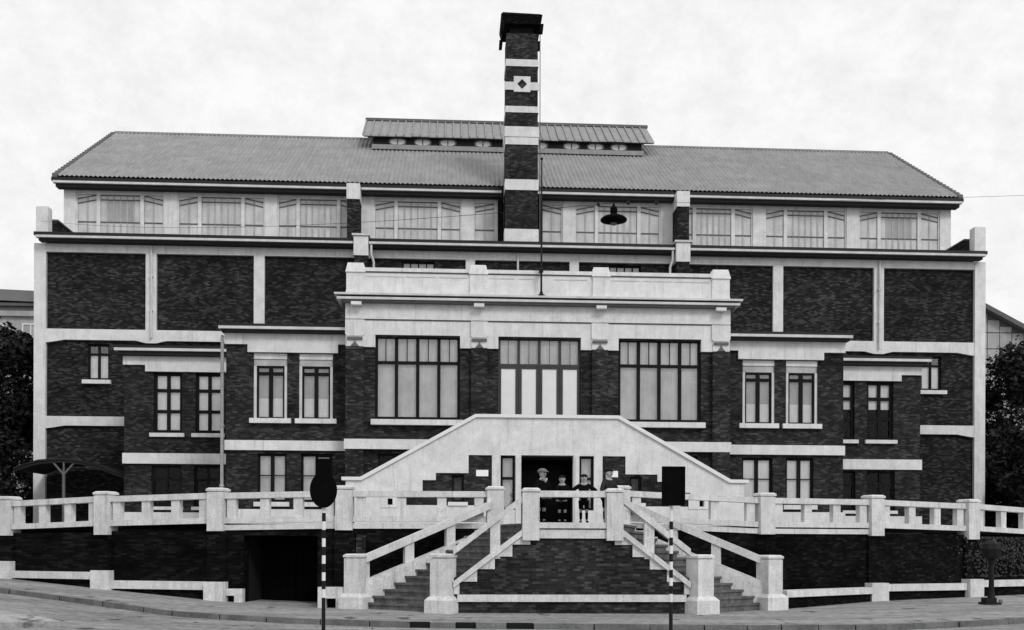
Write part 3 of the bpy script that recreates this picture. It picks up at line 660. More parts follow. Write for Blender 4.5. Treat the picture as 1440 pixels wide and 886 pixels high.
# --- perron: white stair wall with the entrance, y = 31.3
Y0, Y1 = 31.3, 31.6
brk = [(1.69, 4.41), (2.40, 4.41), (2.40, 3.86), (3.39, 3.86), (3.39, 3.64), (3.79, 3.64), (3.79, 3.31), (4.41, 3.31), (4.41, 2.88), (1.69, 2.88)]
outer = [(-6.10, TZ - .05), (-.80, TZ - .05), (-.80, 4.42), (.80, 4.42), (.80, TZ - .05), (6.10, TZ - .05), (6.10, 3.62), (5.66, 3.62), (2.20, 5.55), (-2.20, 5.55), (-5.66, 3.62), (-6.10, 3.62)]
holes = []
for s in (-1, 1):
    holes += [[(s * x, z) for x, z in brk], rect(s * .98, s * 1.43, 2.75, 4.41), rect(s * 4.69, s * 4.84, 2.88, 3.08)]
perron = wall('perron', 'stucco', B, outer, holes, Y0, Y1, 'white stair wall in front of the entrance, sloping down on both sides')
for s in (-1, 1):
    wall('brick_panel', 'brick2', perron, [(s * (x + (.03 if x > 1.7 else -.03)), z + (.03 if z > 3 else -.03)) for x, z in brk], [rect(s * 2.54, s * 2.90, 2.99, 3.80)], Y0 + .04, Y1 - .02)
    wn = window(s * 2.54, s * 2.90, 2.99, 3.80, Y0 + .14, [], [], .06, pane='glassdim', par=perron)
    box('sill', 'white', perron, s * 2.42, s * 3.02, Y0 - .05, Y0 + .135, 2.87, 2.98)
    window(s * .985, s * 1.425, 2.755, 4.405, Y0 + .12, [], [3.72], .07, .08, back=[(2.76, 4.4, 'blind')], par=perron)
    box('plaque', 'plaque', perron, s * 1.80, s * 2.17, Y0 + .015, Y0 + .038, 3.77, 3.96)
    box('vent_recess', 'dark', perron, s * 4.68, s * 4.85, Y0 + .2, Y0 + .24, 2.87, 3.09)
    fr = bmesh.new(); slab(fr, rect(s * 4.35, s * 5.05, 2.80, 3.16), [rect(s * 4.69, s * 4.84, 2.885, 3.075)], Y0 - .02, Y0 - .003); emit('vent_frame', fr, 'stucco', perron)
    bm = bmesh.new(); bx(bm, s * .85, s * .965, Y0 - .03, Y0 - .002, TZ, 4.40); emit('door_jamb', bm, 'stucco', perron)
# coping of the stair wall
cp = [(-6.22, 3.62), (-5.62, 3.62), (-2.17, 5.552), (2.17, 5.552), (5.62, 3.62), (6.22, 3.62)]
bm = bmesh.new(); th = .10
topp = [(-6.22, 3.72), (-5.66, 3.72), (-2.20, 5.65), (2.20, 5.65), (5.66, 3.72), (6.22, 3.72)]
slab(bm, cp + topp[::-1], [], Y0 - .07, Y1 + .05); emit('coping', bm, 'white', perron)
bm = bmesh.new(); bx(bm, -2.3, 2.3, Y1, PYF + .1, 4.45, 4.7)
for s in (-1, 1):
    for i in range(15): bx(bm, s * (2.3 + .235 * i), s * (2.3 + .235 * (i + 1)), Y1, PYF - .1, TZ, 4.7 - (i + 1) * .165 + .08)
emit('perron_stairs', bm, 'step', perron)
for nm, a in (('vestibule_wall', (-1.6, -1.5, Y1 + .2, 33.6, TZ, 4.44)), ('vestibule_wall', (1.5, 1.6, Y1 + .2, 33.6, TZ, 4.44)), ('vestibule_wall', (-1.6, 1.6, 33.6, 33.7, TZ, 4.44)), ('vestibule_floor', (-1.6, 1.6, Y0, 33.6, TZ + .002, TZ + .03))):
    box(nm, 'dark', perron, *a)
for s in (-1, 1):
    bm = bmesh.new(); bx(bm, s * .02, s * .74, 33.3, 33.36, TZ + .03, 4.3); dd = emit('inner_door', bm, 'frame', perron)
    box('door_panel', 'iron', dd, s * .12, s * .64, 33.285, 33.299, 3.0, 4.1)

# ------------------------------------------------------------------ balustrades on the terrace edge
def post(par, x, y, z0, z1, wd, ang, name='post'):
    def sq(bm, h, a, b, t=0):
        c, s_ = math.cos(ang), math.sin(ang); q = []
        for zz, hh in ((a, h), (b, h - t)):
            for sx, sy in ((-1, -1), (1, -1), (1, 1), (-1, 1)): q.append((x + hh * (sx * c - sy * s_), y + hh * (sx * s_ + sy * c), zz))
        hexa(bm, q)
    bm = bmesh.new(); sq(bm, wd / 2 + .015, z0, z1 - .10); p = emit(name, bm, 'stone', par)
    bm = bmesh.new(); sq(bm, wd / 2 - .015, z1 - .10, z1 - .075); sq(bm, wd / 2 + .035, z1 - .075, z1 - .02); sq(bm, wd / 2 + .03, z1 - .02, z1 + .015, .05); emit('cap', bm, 'stone', p)
    return p
def balustrade(label, posts, zb, nb, first_post=True, last_post=True):
    b = thing('balustrade', label, 'balustrade', (posts[0][0], posts[0][1], TZ), 'white balustrades on the terrace edge')
    for i, (x, y, z) in enumerate(posts):
        p, q = posts[max(i - 1, 0)], posts[min(i + 1, len(posts) - 1)]
        ang = math.atan2(q[1] - p[1], q[0] - p[0])
        post(b, x, y, zb[i], z, .41, ang)
    for i, (p, q) in enumerate(zip(posts, posts[1:])):
        a = Vector((p[0], p[1], 0)); e = Vector((q[0], q[1], 0)); d = (e - a).normalized(); a2 = a + d * .215; e2 = e - d * .215
        ra, rb = p[2] - .12, q[2] - .12
        bm = bmesh.new(); beam(bm, a2 + Vector((0, 0, ra)), e2 + Vector((0, 0, rb)), .27, .155); emit('top_rail', bm, 'stone', b)
        bm = bmesh.new(); beam(bm, a2 + Vector((0, 0, ra - .66)), e2 + Vector((0, 0, rb - .66)), .27, .15); emit('bottom_rail', bm, 'stone', b)
        n = nb[i]
        for k in range(n):
            t = (k + .5) / n if n > 1 else .5
            t = (.06, .36, .66, .94)[k] if n == 4 else t
            c = a2.lerp(e2, t); zz = ra + (rb - ra) * t; bm = bmesh.new()
            u = d * .12; o = Vector((-d.y, d.x, 0)) * .09
            hexa(bm, [c - u - o + Vector((0, 0, zz - .66)), c + u - o + Vector((0, 0, zz - .66)), c + u + o + Vector((0, 0, zz - .66)), c - u + o + Vector((0, 0, zz - .66)),
                      c - u - o + Vector((0, 0, zz - .155)), c + u - o + Vector((0, 0, zz - .155)), c + u + o + Vector((0, 0, zz - .155)), c - u + o + Vector((0, 0, zz - .155))])
            emit('baluster', bm, 'stone', b)
        if min(abs(p[0]), abs(q[0])) < 6.5:              # plain base course under the inner bays
            bm = bmesh.new(); beam(bm, a2 + Vector((0, 0, ra - .85)), e2 + Vector((0, 0, rb - .85)), .22, .14); emit('base_course', bm, 'stone', b)
    return b
balustrade('white balustrade on the terrace edge left of the stairs, below the arched canopy', LP, [1.85, 1.90, 1.92, 2.02, 2.05, 2.0], [3, 4, 4, 4, 4])
balustrade('white balustrade on the terrace edge right of the stairs, above the black street post', RP, [2.0, 2.0, 1.98, 1.9, 1.85], [4, 4, 4, 4])

# ------------------------------------------------------------------ retaining walls
def seg(bm, p, q, s0, s1, n0, n1, z0, z1, z0b=None, z1b=None):
    a = Vector((p[0], p[1], 0)); e = Vector((q[0], q[1], 0)); d = (e - a).normalized(); n = Vector((d.y, -d.x, 0))   # n points to the street
    z0b = z0 if z0b is None else z0b; z1b = z1 if z1b is None else z1b
    A, C = a + d * s0, a + d * s1
    def V(o, nn, z): return o + n * nn + Vector((0, 0, z))
    hexa(bm, [V(A, n1, z0), V(C, n1, z0b), V(C, n0, z0b), V(A, n0, z0), V(A, n1, z1), V(C, n1, z1b), V(C, n0, z1b), V(A, n0, z1)])
def seglen(p, q): return math.hypot(q[0] - p[0], q[1] - p[1])
WT = 2.12
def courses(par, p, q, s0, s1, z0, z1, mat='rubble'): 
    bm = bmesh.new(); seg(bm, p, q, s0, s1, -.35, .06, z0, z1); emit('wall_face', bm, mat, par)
rw = thing('retaining_wall', 'dark brick retaining wall with white stepped base left of the stairs, pierced by a black opening', 'wall', (LP[1][0], LP[1][1], 0), 'dark retaining walls below the terrace')
tops = {0: 1.95, 1: 1.98, 2: 2.02, 3: WT, 4: WT}
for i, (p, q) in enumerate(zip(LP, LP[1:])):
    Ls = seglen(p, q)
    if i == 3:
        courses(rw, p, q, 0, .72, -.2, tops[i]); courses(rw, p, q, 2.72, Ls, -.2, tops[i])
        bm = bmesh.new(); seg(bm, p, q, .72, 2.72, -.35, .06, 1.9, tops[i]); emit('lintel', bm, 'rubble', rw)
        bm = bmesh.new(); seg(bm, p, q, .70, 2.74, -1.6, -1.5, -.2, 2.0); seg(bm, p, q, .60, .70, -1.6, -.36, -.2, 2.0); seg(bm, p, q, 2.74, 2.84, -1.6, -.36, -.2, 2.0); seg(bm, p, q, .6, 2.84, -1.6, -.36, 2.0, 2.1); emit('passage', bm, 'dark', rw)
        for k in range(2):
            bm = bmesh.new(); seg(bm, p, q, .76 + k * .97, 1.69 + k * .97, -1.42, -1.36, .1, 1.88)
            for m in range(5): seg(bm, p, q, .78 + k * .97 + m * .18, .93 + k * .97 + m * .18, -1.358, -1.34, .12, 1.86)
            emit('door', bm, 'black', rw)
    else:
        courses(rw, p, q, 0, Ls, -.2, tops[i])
    if i: 
        bm = bmesh.new(); seg(bm, p, q, -.26, .26, -.1, .13, -.2, tops[i] - .1); emit('brick_pier', bm, 'rubble', rw)
bm = bmesh.new(); seg(bm, LP[4], LP[5], .3, .55, .0, .10, -.2, 1.95); emit('brick_pier', bm, 'brick', rw)
for i, zb0, zt in ((1, .4, 1.17), (2, .2, .95), (3, -.1, .68)):        # white base blocks
    p, q = (LP[i], LP[min(i + 1, 4)])
    bm = bmesh.new(); seg(bm, p, q, -.30, .30, .0, .26, zb0, zt); emit('base_block', bm, 'stone', rw)
for i, z0, z1 in ((0, .95, 1.16), (1, .70, .90), (2, .46, .68)):
    p, q = LP[i], LP[i + 1]; bm = bmesh.new(); seg(bm, p, q, .30, seglen(p, q) - .30, .0, .18, z0, z1); emit('base_band', bm, 'stone', rw)
bm = bmesh.new(); seg(bm, LP[3], LP[4], .302, .74, .0, .22, .32, .50); seg(bm, LP[3], LP[4], .52, .74, .0, .22, -.1, .318); emit('base_block', bm, 'stone', rw)

rw2 = thing('retaining_wall', 'dark brick retaining wall with white stepped base right of the stairs, behind the black street post', 'wall', (RP[2][0], RP[2][1], 0), 'dark retaining walls below the terrace')
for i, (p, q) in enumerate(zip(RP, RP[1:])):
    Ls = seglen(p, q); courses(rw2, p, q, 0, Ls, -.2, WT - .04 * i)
    if i > 1:
        bm = bmesh.new(); seg(bm, p, q, -.26, .26, -.1, .13, -.2, WT - .15); emit('brick_pier', bm, 'rubble', rw2)
N4 = (5.42, 26.3); R2 = (RP[2][0], RP[2][1] - .08); R3 = (RP[3][0], RP[3][1] - .08); R4 = (RP[4][0], RP[4][1] - .08)
R1 = (RP[1][0], RP[1][1] - .35)
for p, q, z0, z1 in ((N4, R2, .34, .52), (R2, R3, .40, .60), (R3, R4, .48, .68)):
    bm = bmesh.new(); seg(bm, p, q, .33, seglen(p, q) - .3, -.15, .20, z0, z1); emit('base_band', bm, 'stone', rw2)
    bm = bmesh.new(); seg(bm, p, q, .33, seglen(p, q) - .3, -.6, .12, -.2, z0); emit('base_wall', bm, 'rubble', rw2)
for p, q, zt in ((R2, R3, .64), (R3, R4, .72)):
    bm = bmesh.new(); seg(bm, p, q, -.30, .30, -.1, .27, -.1, zt); emit('base_block', bm, 'stone', rw2)

# ------------------------------------------------------------------ the double stair
st = thing('double_staircase', 'double outside staircase with white balustrades and sawtooth stringers, two flights spreading to the pavement', 'staircase', (0, 24.7, 0))
FY = 24.70
# middle wall of dark brick under the landing
wall('front_wall', 'brick2', st, [(-2.9, -.2), (2.9, -.2), (2.9, .85), (1.0, 1.95), (-1.0, 1.95), (-2.9, .85)], [], FY - .06, FY + .25)
box('base_band', 'stone', st, -2.76, 2.76, FY - .13, FY - .062, .32, .49)
box('base_course', 'stone', st, -.81, .81, FY - .12, FY + .15, 1.84, 2.05)
box('bottom_rail', 'stone', st, -.81, .81, FY - .16, FY + .15, 2.08, 2.22)
box('top_rail', 'stone', st, -.81, .81, FY - .15, FY + .15, 2.83, 2.98)
# landing
bm = bmesh.new(); vs = [bm.verts.new(p) for p in ((-1.0, FY + .1, TZ - .01), (1.0, FY + .1, TZ - .01), (1.75, 27.6, TZ - .01), (-1.75, 27.6, TZ - .01))]
lo2 = [bm.verts.new((v.co.x, v.co.y, TZ - .2)) for v in vs]; bm.faces.new(vs); bm.faces.new(lo2[::-1])
for i in range(4): j = (i + 1) % 4; bm.faces.new((vs[i], vs[j], lo2[j], lo2[i]))
emit('landing', bm, 'step', st)
def flight(s):
    T1, T2, N1, N2 = Vector((s * 1.72, 27.4)), Vector((s * 1.0, FY)), Vector((s * 5.28, 26.15)), Vector((s * 3.10, FY - .06))
    post(st, s * 1.01, FY, 1.79, 3.03, .37, 0, 'newel_post')
    for Nn, zt, ang in ((N1, 1.43, s * .42), (N2, 1.45, s * .42)):
        p = post(st, Nn.x, Nn.y, .43, zt, .44, ang, 'newel_post')
        bm = bmesh.new(); c, sn = math.cos(ang), math.sin(ang); q = []
        for z, h in ((-.1, .335), (.36, .335)):
            for sx, sy in ((-1, -1), (1, -1), (1, 1), (-1, 1)): q.append((Nn.x + h * (sx * c - sy * sn), Nn.y + h * (sx * sn + sy * c), z))
        hexa(bm, q); q = []
        for z, h in ((.36, .335), (.45, .25)):
            for sx, sy in ((-1, -1), (1, -1), (1, 1), (-1, 1)): q.append((Nn.x + h * (sx * c - sy * sn), Nn.y + h * (sx * sn + sy * c), z))
        hexa(bm, q); emit('newel_base', bm, 'stone', p)
    nst = 13
    def O(t): return N1.lerp(T1, t)
    def I(t): return N2.lerp(T2, t)
    for k in range(nst):
        t0, t1 = k / nst + (0.02 if k == 0 else 0), (k + 1) / nst; z1 = .06 + (TZ - .08) * (k + 1) / nst
        def corner(t, f, dt=0): return O(t - dt).lerp(I(t - dt), f)
        bm = bmesh.new()
        a, b, c, d = corner(t0, .03), corner(t0, .96), corner(t1, .96), corner(t1, .03)
        hexa(bm, [(a.x, a.y, -.1), (b.x, b.y, -.1), (c.x, c.y, -.1), (d.x, d.y, -.1), (a.x, a.y, z1 - .055), (b.x, b.y, z1 - .055), (c.x, c.y, z1 - .055), (d.x, d.y, z1 - .055)])
        a, b = corner(t0, .03, .012), corner(t0, .96, .012)
        hexa(bm, [(a.x, a.y, z1 - .055), (b.x, b.y, z1 - .055), (c.x, c.y, z1 - .055), (d.x, d.y, z1 - .055), (a.x, a.y, z1), (b.x, b.y, z1), (c.x, c.y, z1), (d.x, d.y, z1)])
        emit('step', bm, 'step', st)
    # inner railing (in the plane of the front wall) with sawtooth stringer
    yb, yf = FY + .12, FY - .10
    bm = bmesh.new(); beam(bm, (s * 1.2, FY, 2.87), (s * 2.86, FY, 1.60), .27, .17); emit('handrail', bm, 'stone', st)
    bm = bmesh.new(); beam(bm, (s * 1.2, FY - .02, 2.06), (s * 2.86, FY - .02, .80), .30, .15); emit('bottom_rail', bm, 'stone', st)
    xs3 = [1.02, 1.45, 1.87, 2.29, 2.71, 2.80]; zs3 = [1.69, 1.40, 1.10, .80, .5]
    pts = [(s * 1.02, 2.06), (s * 2.84, .68)]
    low = []
    for i in range(5): low += [(s * xs3[i], zs3[i]), (s * xs3[i + 1] if i < 4 else s * 2.84, zs3[i])]
    pts = [(s * 1.02, 2.05), (s * 1.2, 1.93), (s * 2.84, .68)] + low[::-1]
    bm = bmesh.new(); slab(bm, pts, [], yf, yb); emit('stringer', bm, 'stone', st)
    bm = bmesh.new(); bx(bm, s * 1.74, s * 1.98, FY - .08, FY + .08, 1.35, 2.35); emit('baluster', bm, 'stone', st)
    # outer railing
    A = Vector((N1.x, N1.y, 0)); C = Vector((T1.x, T1.y, 0)); d = (C - A).normalized(); A2 = A + d * .2; C2 = C - d * .18
    zr = lambda t: 1.42 + (2.84 - 1.42) * t
    bm = bmesh.new(); beam(bm, A2 + Vector((0, 0, zr(0))), C2 + Vector((0, 0, zr(1))), .27, .20); emit('handrail', bm, 'stone', st)
    bm = bmesh.new(); beam(bm, A2 + Vector((0, 0, zr(0) - .64)), C2 + Vector((0, 0, zr(1) - .70)), .29, .17); emit('bottom_rail', bm, 'stone', st)
    # stepped stringer stones beside the treads
    for k in range(nst):
        t0, t1 = k / nst, (k + 1) / nst; z1 = .06 + (TZ - .08) * (k + 1) / nst + .02
        a = O(t0).lerp(I(t0), -.03); b = O(t0).lerp(I(t0), .075); c = O(t1).lerp(I(t1), .075); e = O(t1).lerp(I(t1), -.03)
        zt = max(z1 + .02, zr(t0) - .74)
        bm = bmesh.new(); hexa(bm, [(a.x, a.y, -.1), (b.x, b.y, -.1), (c.x, c.y, -.1), (e.x, e.y, -.1), (a.x, a.y, zt), (b.x, b.y, zt), (c.x, c.y, zt), (e.x, e.y, zt)])
        emit('stringer_stone', bm, 'stone', st)
    for t in (.34, .67):
        c = A2.lerp(C2, t); bm = bmesh.new(); u = d * .12; o = Vector((-d.y, d.x, 0)) * .09; zz = zr(t)
        hexa(bm, [c - u - o + Vector((0, 0, zz - .78)), c + u - o + Vector((0, 0, zz - .78)), c + u + o + Vector((0, 0, zz - .78)), c - u + o + Vector((0, 0, zz - .78)),
                  c - u - o + Vector((0, 0, zz - .15)), c + u - o + Vector((0, 0, zz - .15)), c + u + o + Vector((0, 0, zz - .15)), c - u + o + Vector((0, 0, zz - .15))])
        emit('baluster', bm, 'stone', st)
    # low block linking the outer newel to the retaining wall
    if s < 0:
        bm = bmesh.new(); slab(bm, [(-6.25, -.1), (-6.05, -.1), (-6.05, .32), (-5.80, .32), (-5.80, -.1), (-5.45, -.1), (-5.45, .60), (-6.25, .60)], [], 26.1, 26.42); emit('link_block', bm, 'stone', st)
        bm = bmesh.new(); bx(bm, -6.25, -5.9, 26.43, 27.25, -.1, .58); emit('link_block', bm, 'rubble', st)
flight(-1); flight(1)

# ------------------------------------------------------------------ street furniture
def striped_pole(par, x, y, zt, n0, stripe=.155, zb=-.15, r=.034):
    z = zt; k = n0
    while z > zb:
        z1 = max(z - stripe, zb); bm = bmesh.new(); bar(bm, (x, y, z1), (x, y, z), r + (.0015 if k % 2 else 0), n=12); emit('pole_stripe', bm, 'white' if k % 2 == 0 else 'iron', par, smooth=False); z = z1; k += 1
        if z < .75: stripe = 1.2; k = 1
t = thing('street_sign', 'striped pole with a black bottle-shaped sign board, left of the stairs', 'sign', (-5.23, 19, -.1), 'striped poles at the roadside')
bm = bmesh.new()
out_ = []
for i in range(28):
    a = math.pi * (.5 + .21) + 2 * math.pi * .79 * i / 27
    out_.append((-5.23 + .245 * math.cos(a), 2.66 + .325 * math.sin(a)))
slab(bm, out_ + [(-5.085, 3.0), (-5.085, 3.26), (-5.10, 3.28), (-5.36, 3.28), (-5.375, 3.26), (-5.375, 3.0)], [], 18.93, 18.99); emit('sign_board', bm, 'black', t)
bm = bmesh.new(); bx(bm, -5.32, -5.12, 18.905, 18.93, 3.225, 3.25); emit('top_plate', bm, 'frame_mid', t)
for z in (2.45, 2.85):
    bm = bmesh.new(); bx(bm, -5.30, -5.16, 18.99, 19.05, z, z + .05); emit('bracket', bm, 'iron', t)
striped_pole(t, -5.23, 19.03, 2.40, 0)
t = thing('street_sign', 'striped pole with an upright black rectangular sign board, in front of the right stair flight', 'sign', (1.19, 19, -.1), 'striped poles at the roadside')
bm = bmesh.new(); slab(bm, rect(1.0, 1.42, 2.42, 3.13), [], 18.93, 18.98); emit('sign_board', bm, 'black', t)
bm = bmesh.new(); slab(bm, rect(.99, 1.43, 2.41, 3.14), [rect(1.03, 1.39, 2.45, 3.10)], 18.915, 18.929); emit('sign_rim', bm, 'black', t)
bm = bmesh.new(); bar(bm, (1.19, 19.02, 2.10), (1.19, 19.02, 3.05), .03, n=10); emit('pole_top', bm, 'white', t)
striped_pole(t, 1.19, 19.02, 2.12, 1, .15)
t = thing('street_post', 'short black iron post with a round head at the right end of the pavement', 'post', (11.3, 26.3, .1))
bm = bmesh.new(); bx(bm, 11.0, 11.42, 26.1, 26.5, .0, .22); bx(bm, 11.05, 11.32, 26.15, 26.45, .22, .34); emit('foot', bm, 'iron', t)
bm = bmesh.new(); lathe(bm, (11.25, 26.3), [(.10, .34), (.07, .5), (.06, 1.2), (.09, 1.3), (.09, 1.34)], 14); emit('shaft', bm, 'iron', t)
bm = bmesh.new(); lathe(bm, (11.25, 26.3), [(.12, 1.34), (.22, 1.42), (.26, 1.62), (.22, 1.76), (.10, 1.83), (.03, 1.86)], 8); emit('head', bm, 'iron', t)
bm = bmesh.new(); lathe(bm, (11.42, 26.15), [(.05, .2), (.05, .30), (.02, .31)], 10); emit('knob', bm, 'kerb', t)
# suspended street lamp and the wire that carries it
t = thing('street_lamp', 'flat dark street lamp hanging on a wire high in front of the clerestory', 'lamp', (-.07, 18, 7.4))
bm = bmesh.new(); lathe(bm, (-.07, 18), [(.10, 7.335), (.23, 7.375), (.235, 7.40), (.19, 7.44), (.08, 7.48), (.06, 7.50)], 24); emit('lamp_shade', bm, 'black', t)
bm = bmesh.new(); lathe(bm, (-.07, 18), [(.05, 7.50), (.065, 7.53), (.06, 7.60), (.03, 7.63), (.012, 7.69)], 14); emit('lamp_housing', bm, 'black', t)
bm = bmesh.new(); lathe(bm, (-.07, 18), [(.035, 7.30), (.05, 7.315), (.06, 7.335)], 14); emit('bulb', bm, 'frame_mid', t)
def wire(label, p, q, sag, r=.006, ins=()):
    t = thing('overhead_wire', label, 'wire', p, 'overhead wires across the street')
    bm = bmesh.new(); pr = None
    for i in range(15):
        u = i / 14; c = Vector(p).lerp(Vector(q), u) - Vector((0, 0, sag * 4 * u * (1 - u)))
        if pr is not None: bar(bm, pr, c, r, n=5)
        pr = c
    emit('cable', bm, 'iron', t)
    for u in ins:
        c = Vector(p).lerp(Vector(q), u) - Vector((0, 0, sag * 4 * u * (1 - u))); bm = bmesh.new(); lathe(bm, (c.x, c.y), [(.02, c.z - .03), (.03, c.z - .015), (.03, c.z + .02), (.015, c.z + .035)], 8); emit('insulator', bm, 'iron', t)
wire('thin wire from the hanging lamp rising to the right past the roof corner', (-.07, 18, 7.69), (22, 20, 9.9), .25, .0032, (.012, .035))
wire('thin wire from the hanging lamp to the pier at the left roof corner', (-.07, 18, 7.69), (-19.42, 42.3, 14.6), .35, .005, (.012,))
# flagpole on the pavilion parapet
t = thing('flagpole', 'thin dark flagpole standing on the cornice in front of the chimney', 'flagpole', (.0, 33.95, 9.81))
bm = bmesh.new(); bar(bm, (0.02, 33.95, 9.92), (0.02, 33.95, 14.4), .036, .022, 10); emit('pole', bm, 'iron', t)
bm = bmesh.new(); lathe(bm, (.02, 33.95), [(.12, 9.913), (.12, 9.95), (.06, 9.98), (.05, 10.06)], 12); emit('foot', bm, 'iron', t)
bm = bmesh.new(); bx(bm, -.05, .09, 33.9, 34.19, 10.74, 10.79); emit('clamp', bm, 'iron', t)
bm = bmesh.new(); lathe(bm, (.02, 33.95), [(.02, 14.4), (.045, 14.43), (.045, 14.47), (.01, 14.5)], 10); emit('finial', bm, 'iron', t)
# arched canopy by the left corner
t = thing('arched_canopy', 'low arched dark canopy on a forked post by the left corner of the building', 'canopy', (-17.6, 40, TZ))
bm = bmesh.new(); pr = [(-19.43, 4.55), (-19.0, 4.72), (-18.5, 4.86), (-17.6, 4.93), (-16.9, 4.84), (-16.2, 4.66), (-15.3, 4.30)]
slab(bm, pr + [(x, z - .07) for x, z in pr[::-1]], [], 39.9, 42.9); emit('canopy_roof', bm, 'canopy', t)
bm = bmesh.new(); slab(bm, [(x, z - .072) for x, z in pr] + [(x, z - .16) for x, z in pr[::-1]], [], 39.95, 40.05); emit('canopy_rib', bm, 'timber', t)
bm = bmesh.new(); bar(bm, (-17.6, 40.0, TZ), (-17.6, 40.0, 4.35), .06); emit('post', bm, 'frame_mid', t)
for s in (-1, 1):
    bm = bmesh.new(); bar(bm, (-17.6, 40, 4.30), (-17.6 + s * .38, 40, 4.74), .04); emit('brace', bm, 'frame_mid', t)
bm = bmesh.new(); bar(bm, (-17.6, 40, 4.30), (-17.6, 40, 4.76), .04); emit('brace', bm, 'frame_mid', t)

# ------------------------------------------------------------------ children on the landing
def skin(name, mat, par, pts, edges, root=0, sub=2):
    me = bpy.data.meshes.new(name); me.from_pydata([p[:3] for p in pts], edges, [])
    o = bpy.data.objects.new(name, me); COL.objects.link(o)
    o.modifiers.new('skin', 'SKIN'); sv = me.skin_vertices[0].data
    for i, p in enumerate(pts):
        r = p[3] if len(p) > 3 else .05; r2 = p[4] if len(p) > 4 else r
        sv[i].radius = (r, r2); sv[i].use_root = (i == root)
    mo = o.modifiers.new('sub', 'SUBSURF'); mo.levels = sub; mo.render_levels = sub
    me.materials.append(M[mat]); o.parent = par; ORG[o] = ORG[par]
    for p in me.polygons: p.use_smooth = True
    return o
def person(x, y, h, face, label, coat='coat', cap='cap', lean=0., elbows=.16, shorts=True, collar=True, hands_z=None):
    """child of height h standing on the landing; the face turns by `face`; hands rest in front at hands_z"""
    z0 = TZ - .005; k = h
    t = thing('person', label, 'person', (x, y, z0), 'children looking over the landing rail')
    t.rotation_euler = (0, 0, face)
    hz = hands_z if hands_z else .46 * k
    sh = .80 * k; hip = .50 * k
    pts = [(0, 0, hip, .075 * k, .06 * k), (0, -lean * .4, .64 * k, .078 * k, .06 * k), (0, -lean, sh - .03 * k, .085 * k, .06 * k), (0, -lean - .005, .845 * k, .032 * k), (0, -lean - .015, .872 * k, .058 * k, .066 * k), (0, -lean - .02, .93 * k, .072 * k, .078 * k), (0, -lean - .01, .97 * k, .045 * k, .055 * k)]
    ed = [(0, 1), (1, 2), (2, 3), (3, 4), (4, 5), (5, 6)]
    for s in (-1, 1):
        b = len(pts)
        pts += [(s * .055 * k, 0, .47 * k, .05 * k), (s * .06 * k, .005, .27 * k, .034 * k), (s * .06 * k, .012, .06 * k, .023 * k), (s * .065 * k, -.02, .022 * k, .026 * k), (s * .075 * k, -.085 * k, .016 * k, .02 * k)]
        ed += [(0, b), (b, b + 1), (b + 1, b + 2), (b + 2, b + 3), (b + 3, b + 4)]
        b = len(pts)
        ex, ez = s * (.10 + elbows * .45) * k, (sh + hz) / 2 - .03 * k
        hx, hy = s * .06 * k, -lean - .17 * k
        pts += [(s * .10 * k, -lean, sh - .035 * k, .036 * k), (ex, -lean - .02 * k, ez, .027 * k), (hx + s * .035 * k, hy + .04 * k, hz, .018 * k), (hx, hy, hz + .005, .016 * k, .012 * k)]
        ed += [(2, b), (b, b + 1), (b + 1, b + 2), (b + 2, b + 3)]
        for f in range(4):                               # four fingers and a thumb
            q = len(pts); L = (.030, .036, .034, .026)[f] * k
            pts += [(hx - s * .012 * k, hy - (.012 - .008 * f) * k, hz + .006, .0055 * k), (hx - s * (.012 * k + L * .6), hy - (.014 - .008 * f) * k, hz + .004, .005 * k), (hx - s * (.012 * k + L), hy - (.014 - .008 * f) * k, hz - .008, .0045 * k)]
            ed += [(b + 3, q), (q, q + 1), (q + 1, q + 2)]
        q = len(pts); pts += [(hx + s * .002, hy - .022 * k, hz + .012, .006 * k), (hx - s * .014 * k, hy - .034 * k, hz + .012, .005 * k)]; ed += [(b + 3, q), (q, q + 1)]
    skin('body', 'skin', t, pts, ed)
    # face
    fy = -lean - .02 - .076 * k; fz = .925 * k
    bm = bmesh.new()
    for s in (-1, 1): bmesh.ops.create_icosphere(bm, subdivisions=2, radius=.009 * k, matrix=Matrix.Translation((s * .024 * k, fy + .004 * k, fz + .012 * k)))
    bx(bm, -.02 * k, .02 * k, fy - .002, fy + .01, fz - .036 * k, fz - .03 * k)
    local('eyes_and_mouth', bm, 'hair', t)
    bm = bmesh.new(); hexa(bm, [(-.01 * k, fy, fz - .018 * k), (.01 * k, fy, fz - .018 * k), (.01 * k, fy + .02, fz - .018 * k), (-.01 * k, fy + .02, fz - .018 * k), (-.004 * k, fy, fz + .01 * k), (.004 * k, fy, fz + .01 * k), (.004 * k, fy + .02, fz + .01 * k), (-.004 * k, fy + .02, fz + .01 * k)])
    for s in (-1, 1): bmesh.ops.create_icosphere(bm, subdivisions=1, radius=.016 * k, matrix=Matrix.Translation((s * .064 * k, -lean - .01, fz)) @ Matrix.Diagonal((.5, 1, 1.3, 1)))
    bmesh.ops.translate(bm, verts=bm.verts[:], vec=(0, -.008 * k, 0)); local('nose_and_ears', bm, 'skin', t)
    # coat: torso, sleeves
    cp_ = [(0, 0, .43 * k, .095 * k, .08 * k), (0, -lean * .4, .62 * k, .095 * k, .075 * k), (0, -lean, sh - .03 * k, .10 * k, .07 * k), (0, -lean, sh + .035 * k, .06 * k)]
    ce = [(0, 1), (1, 2), (2, 3)]
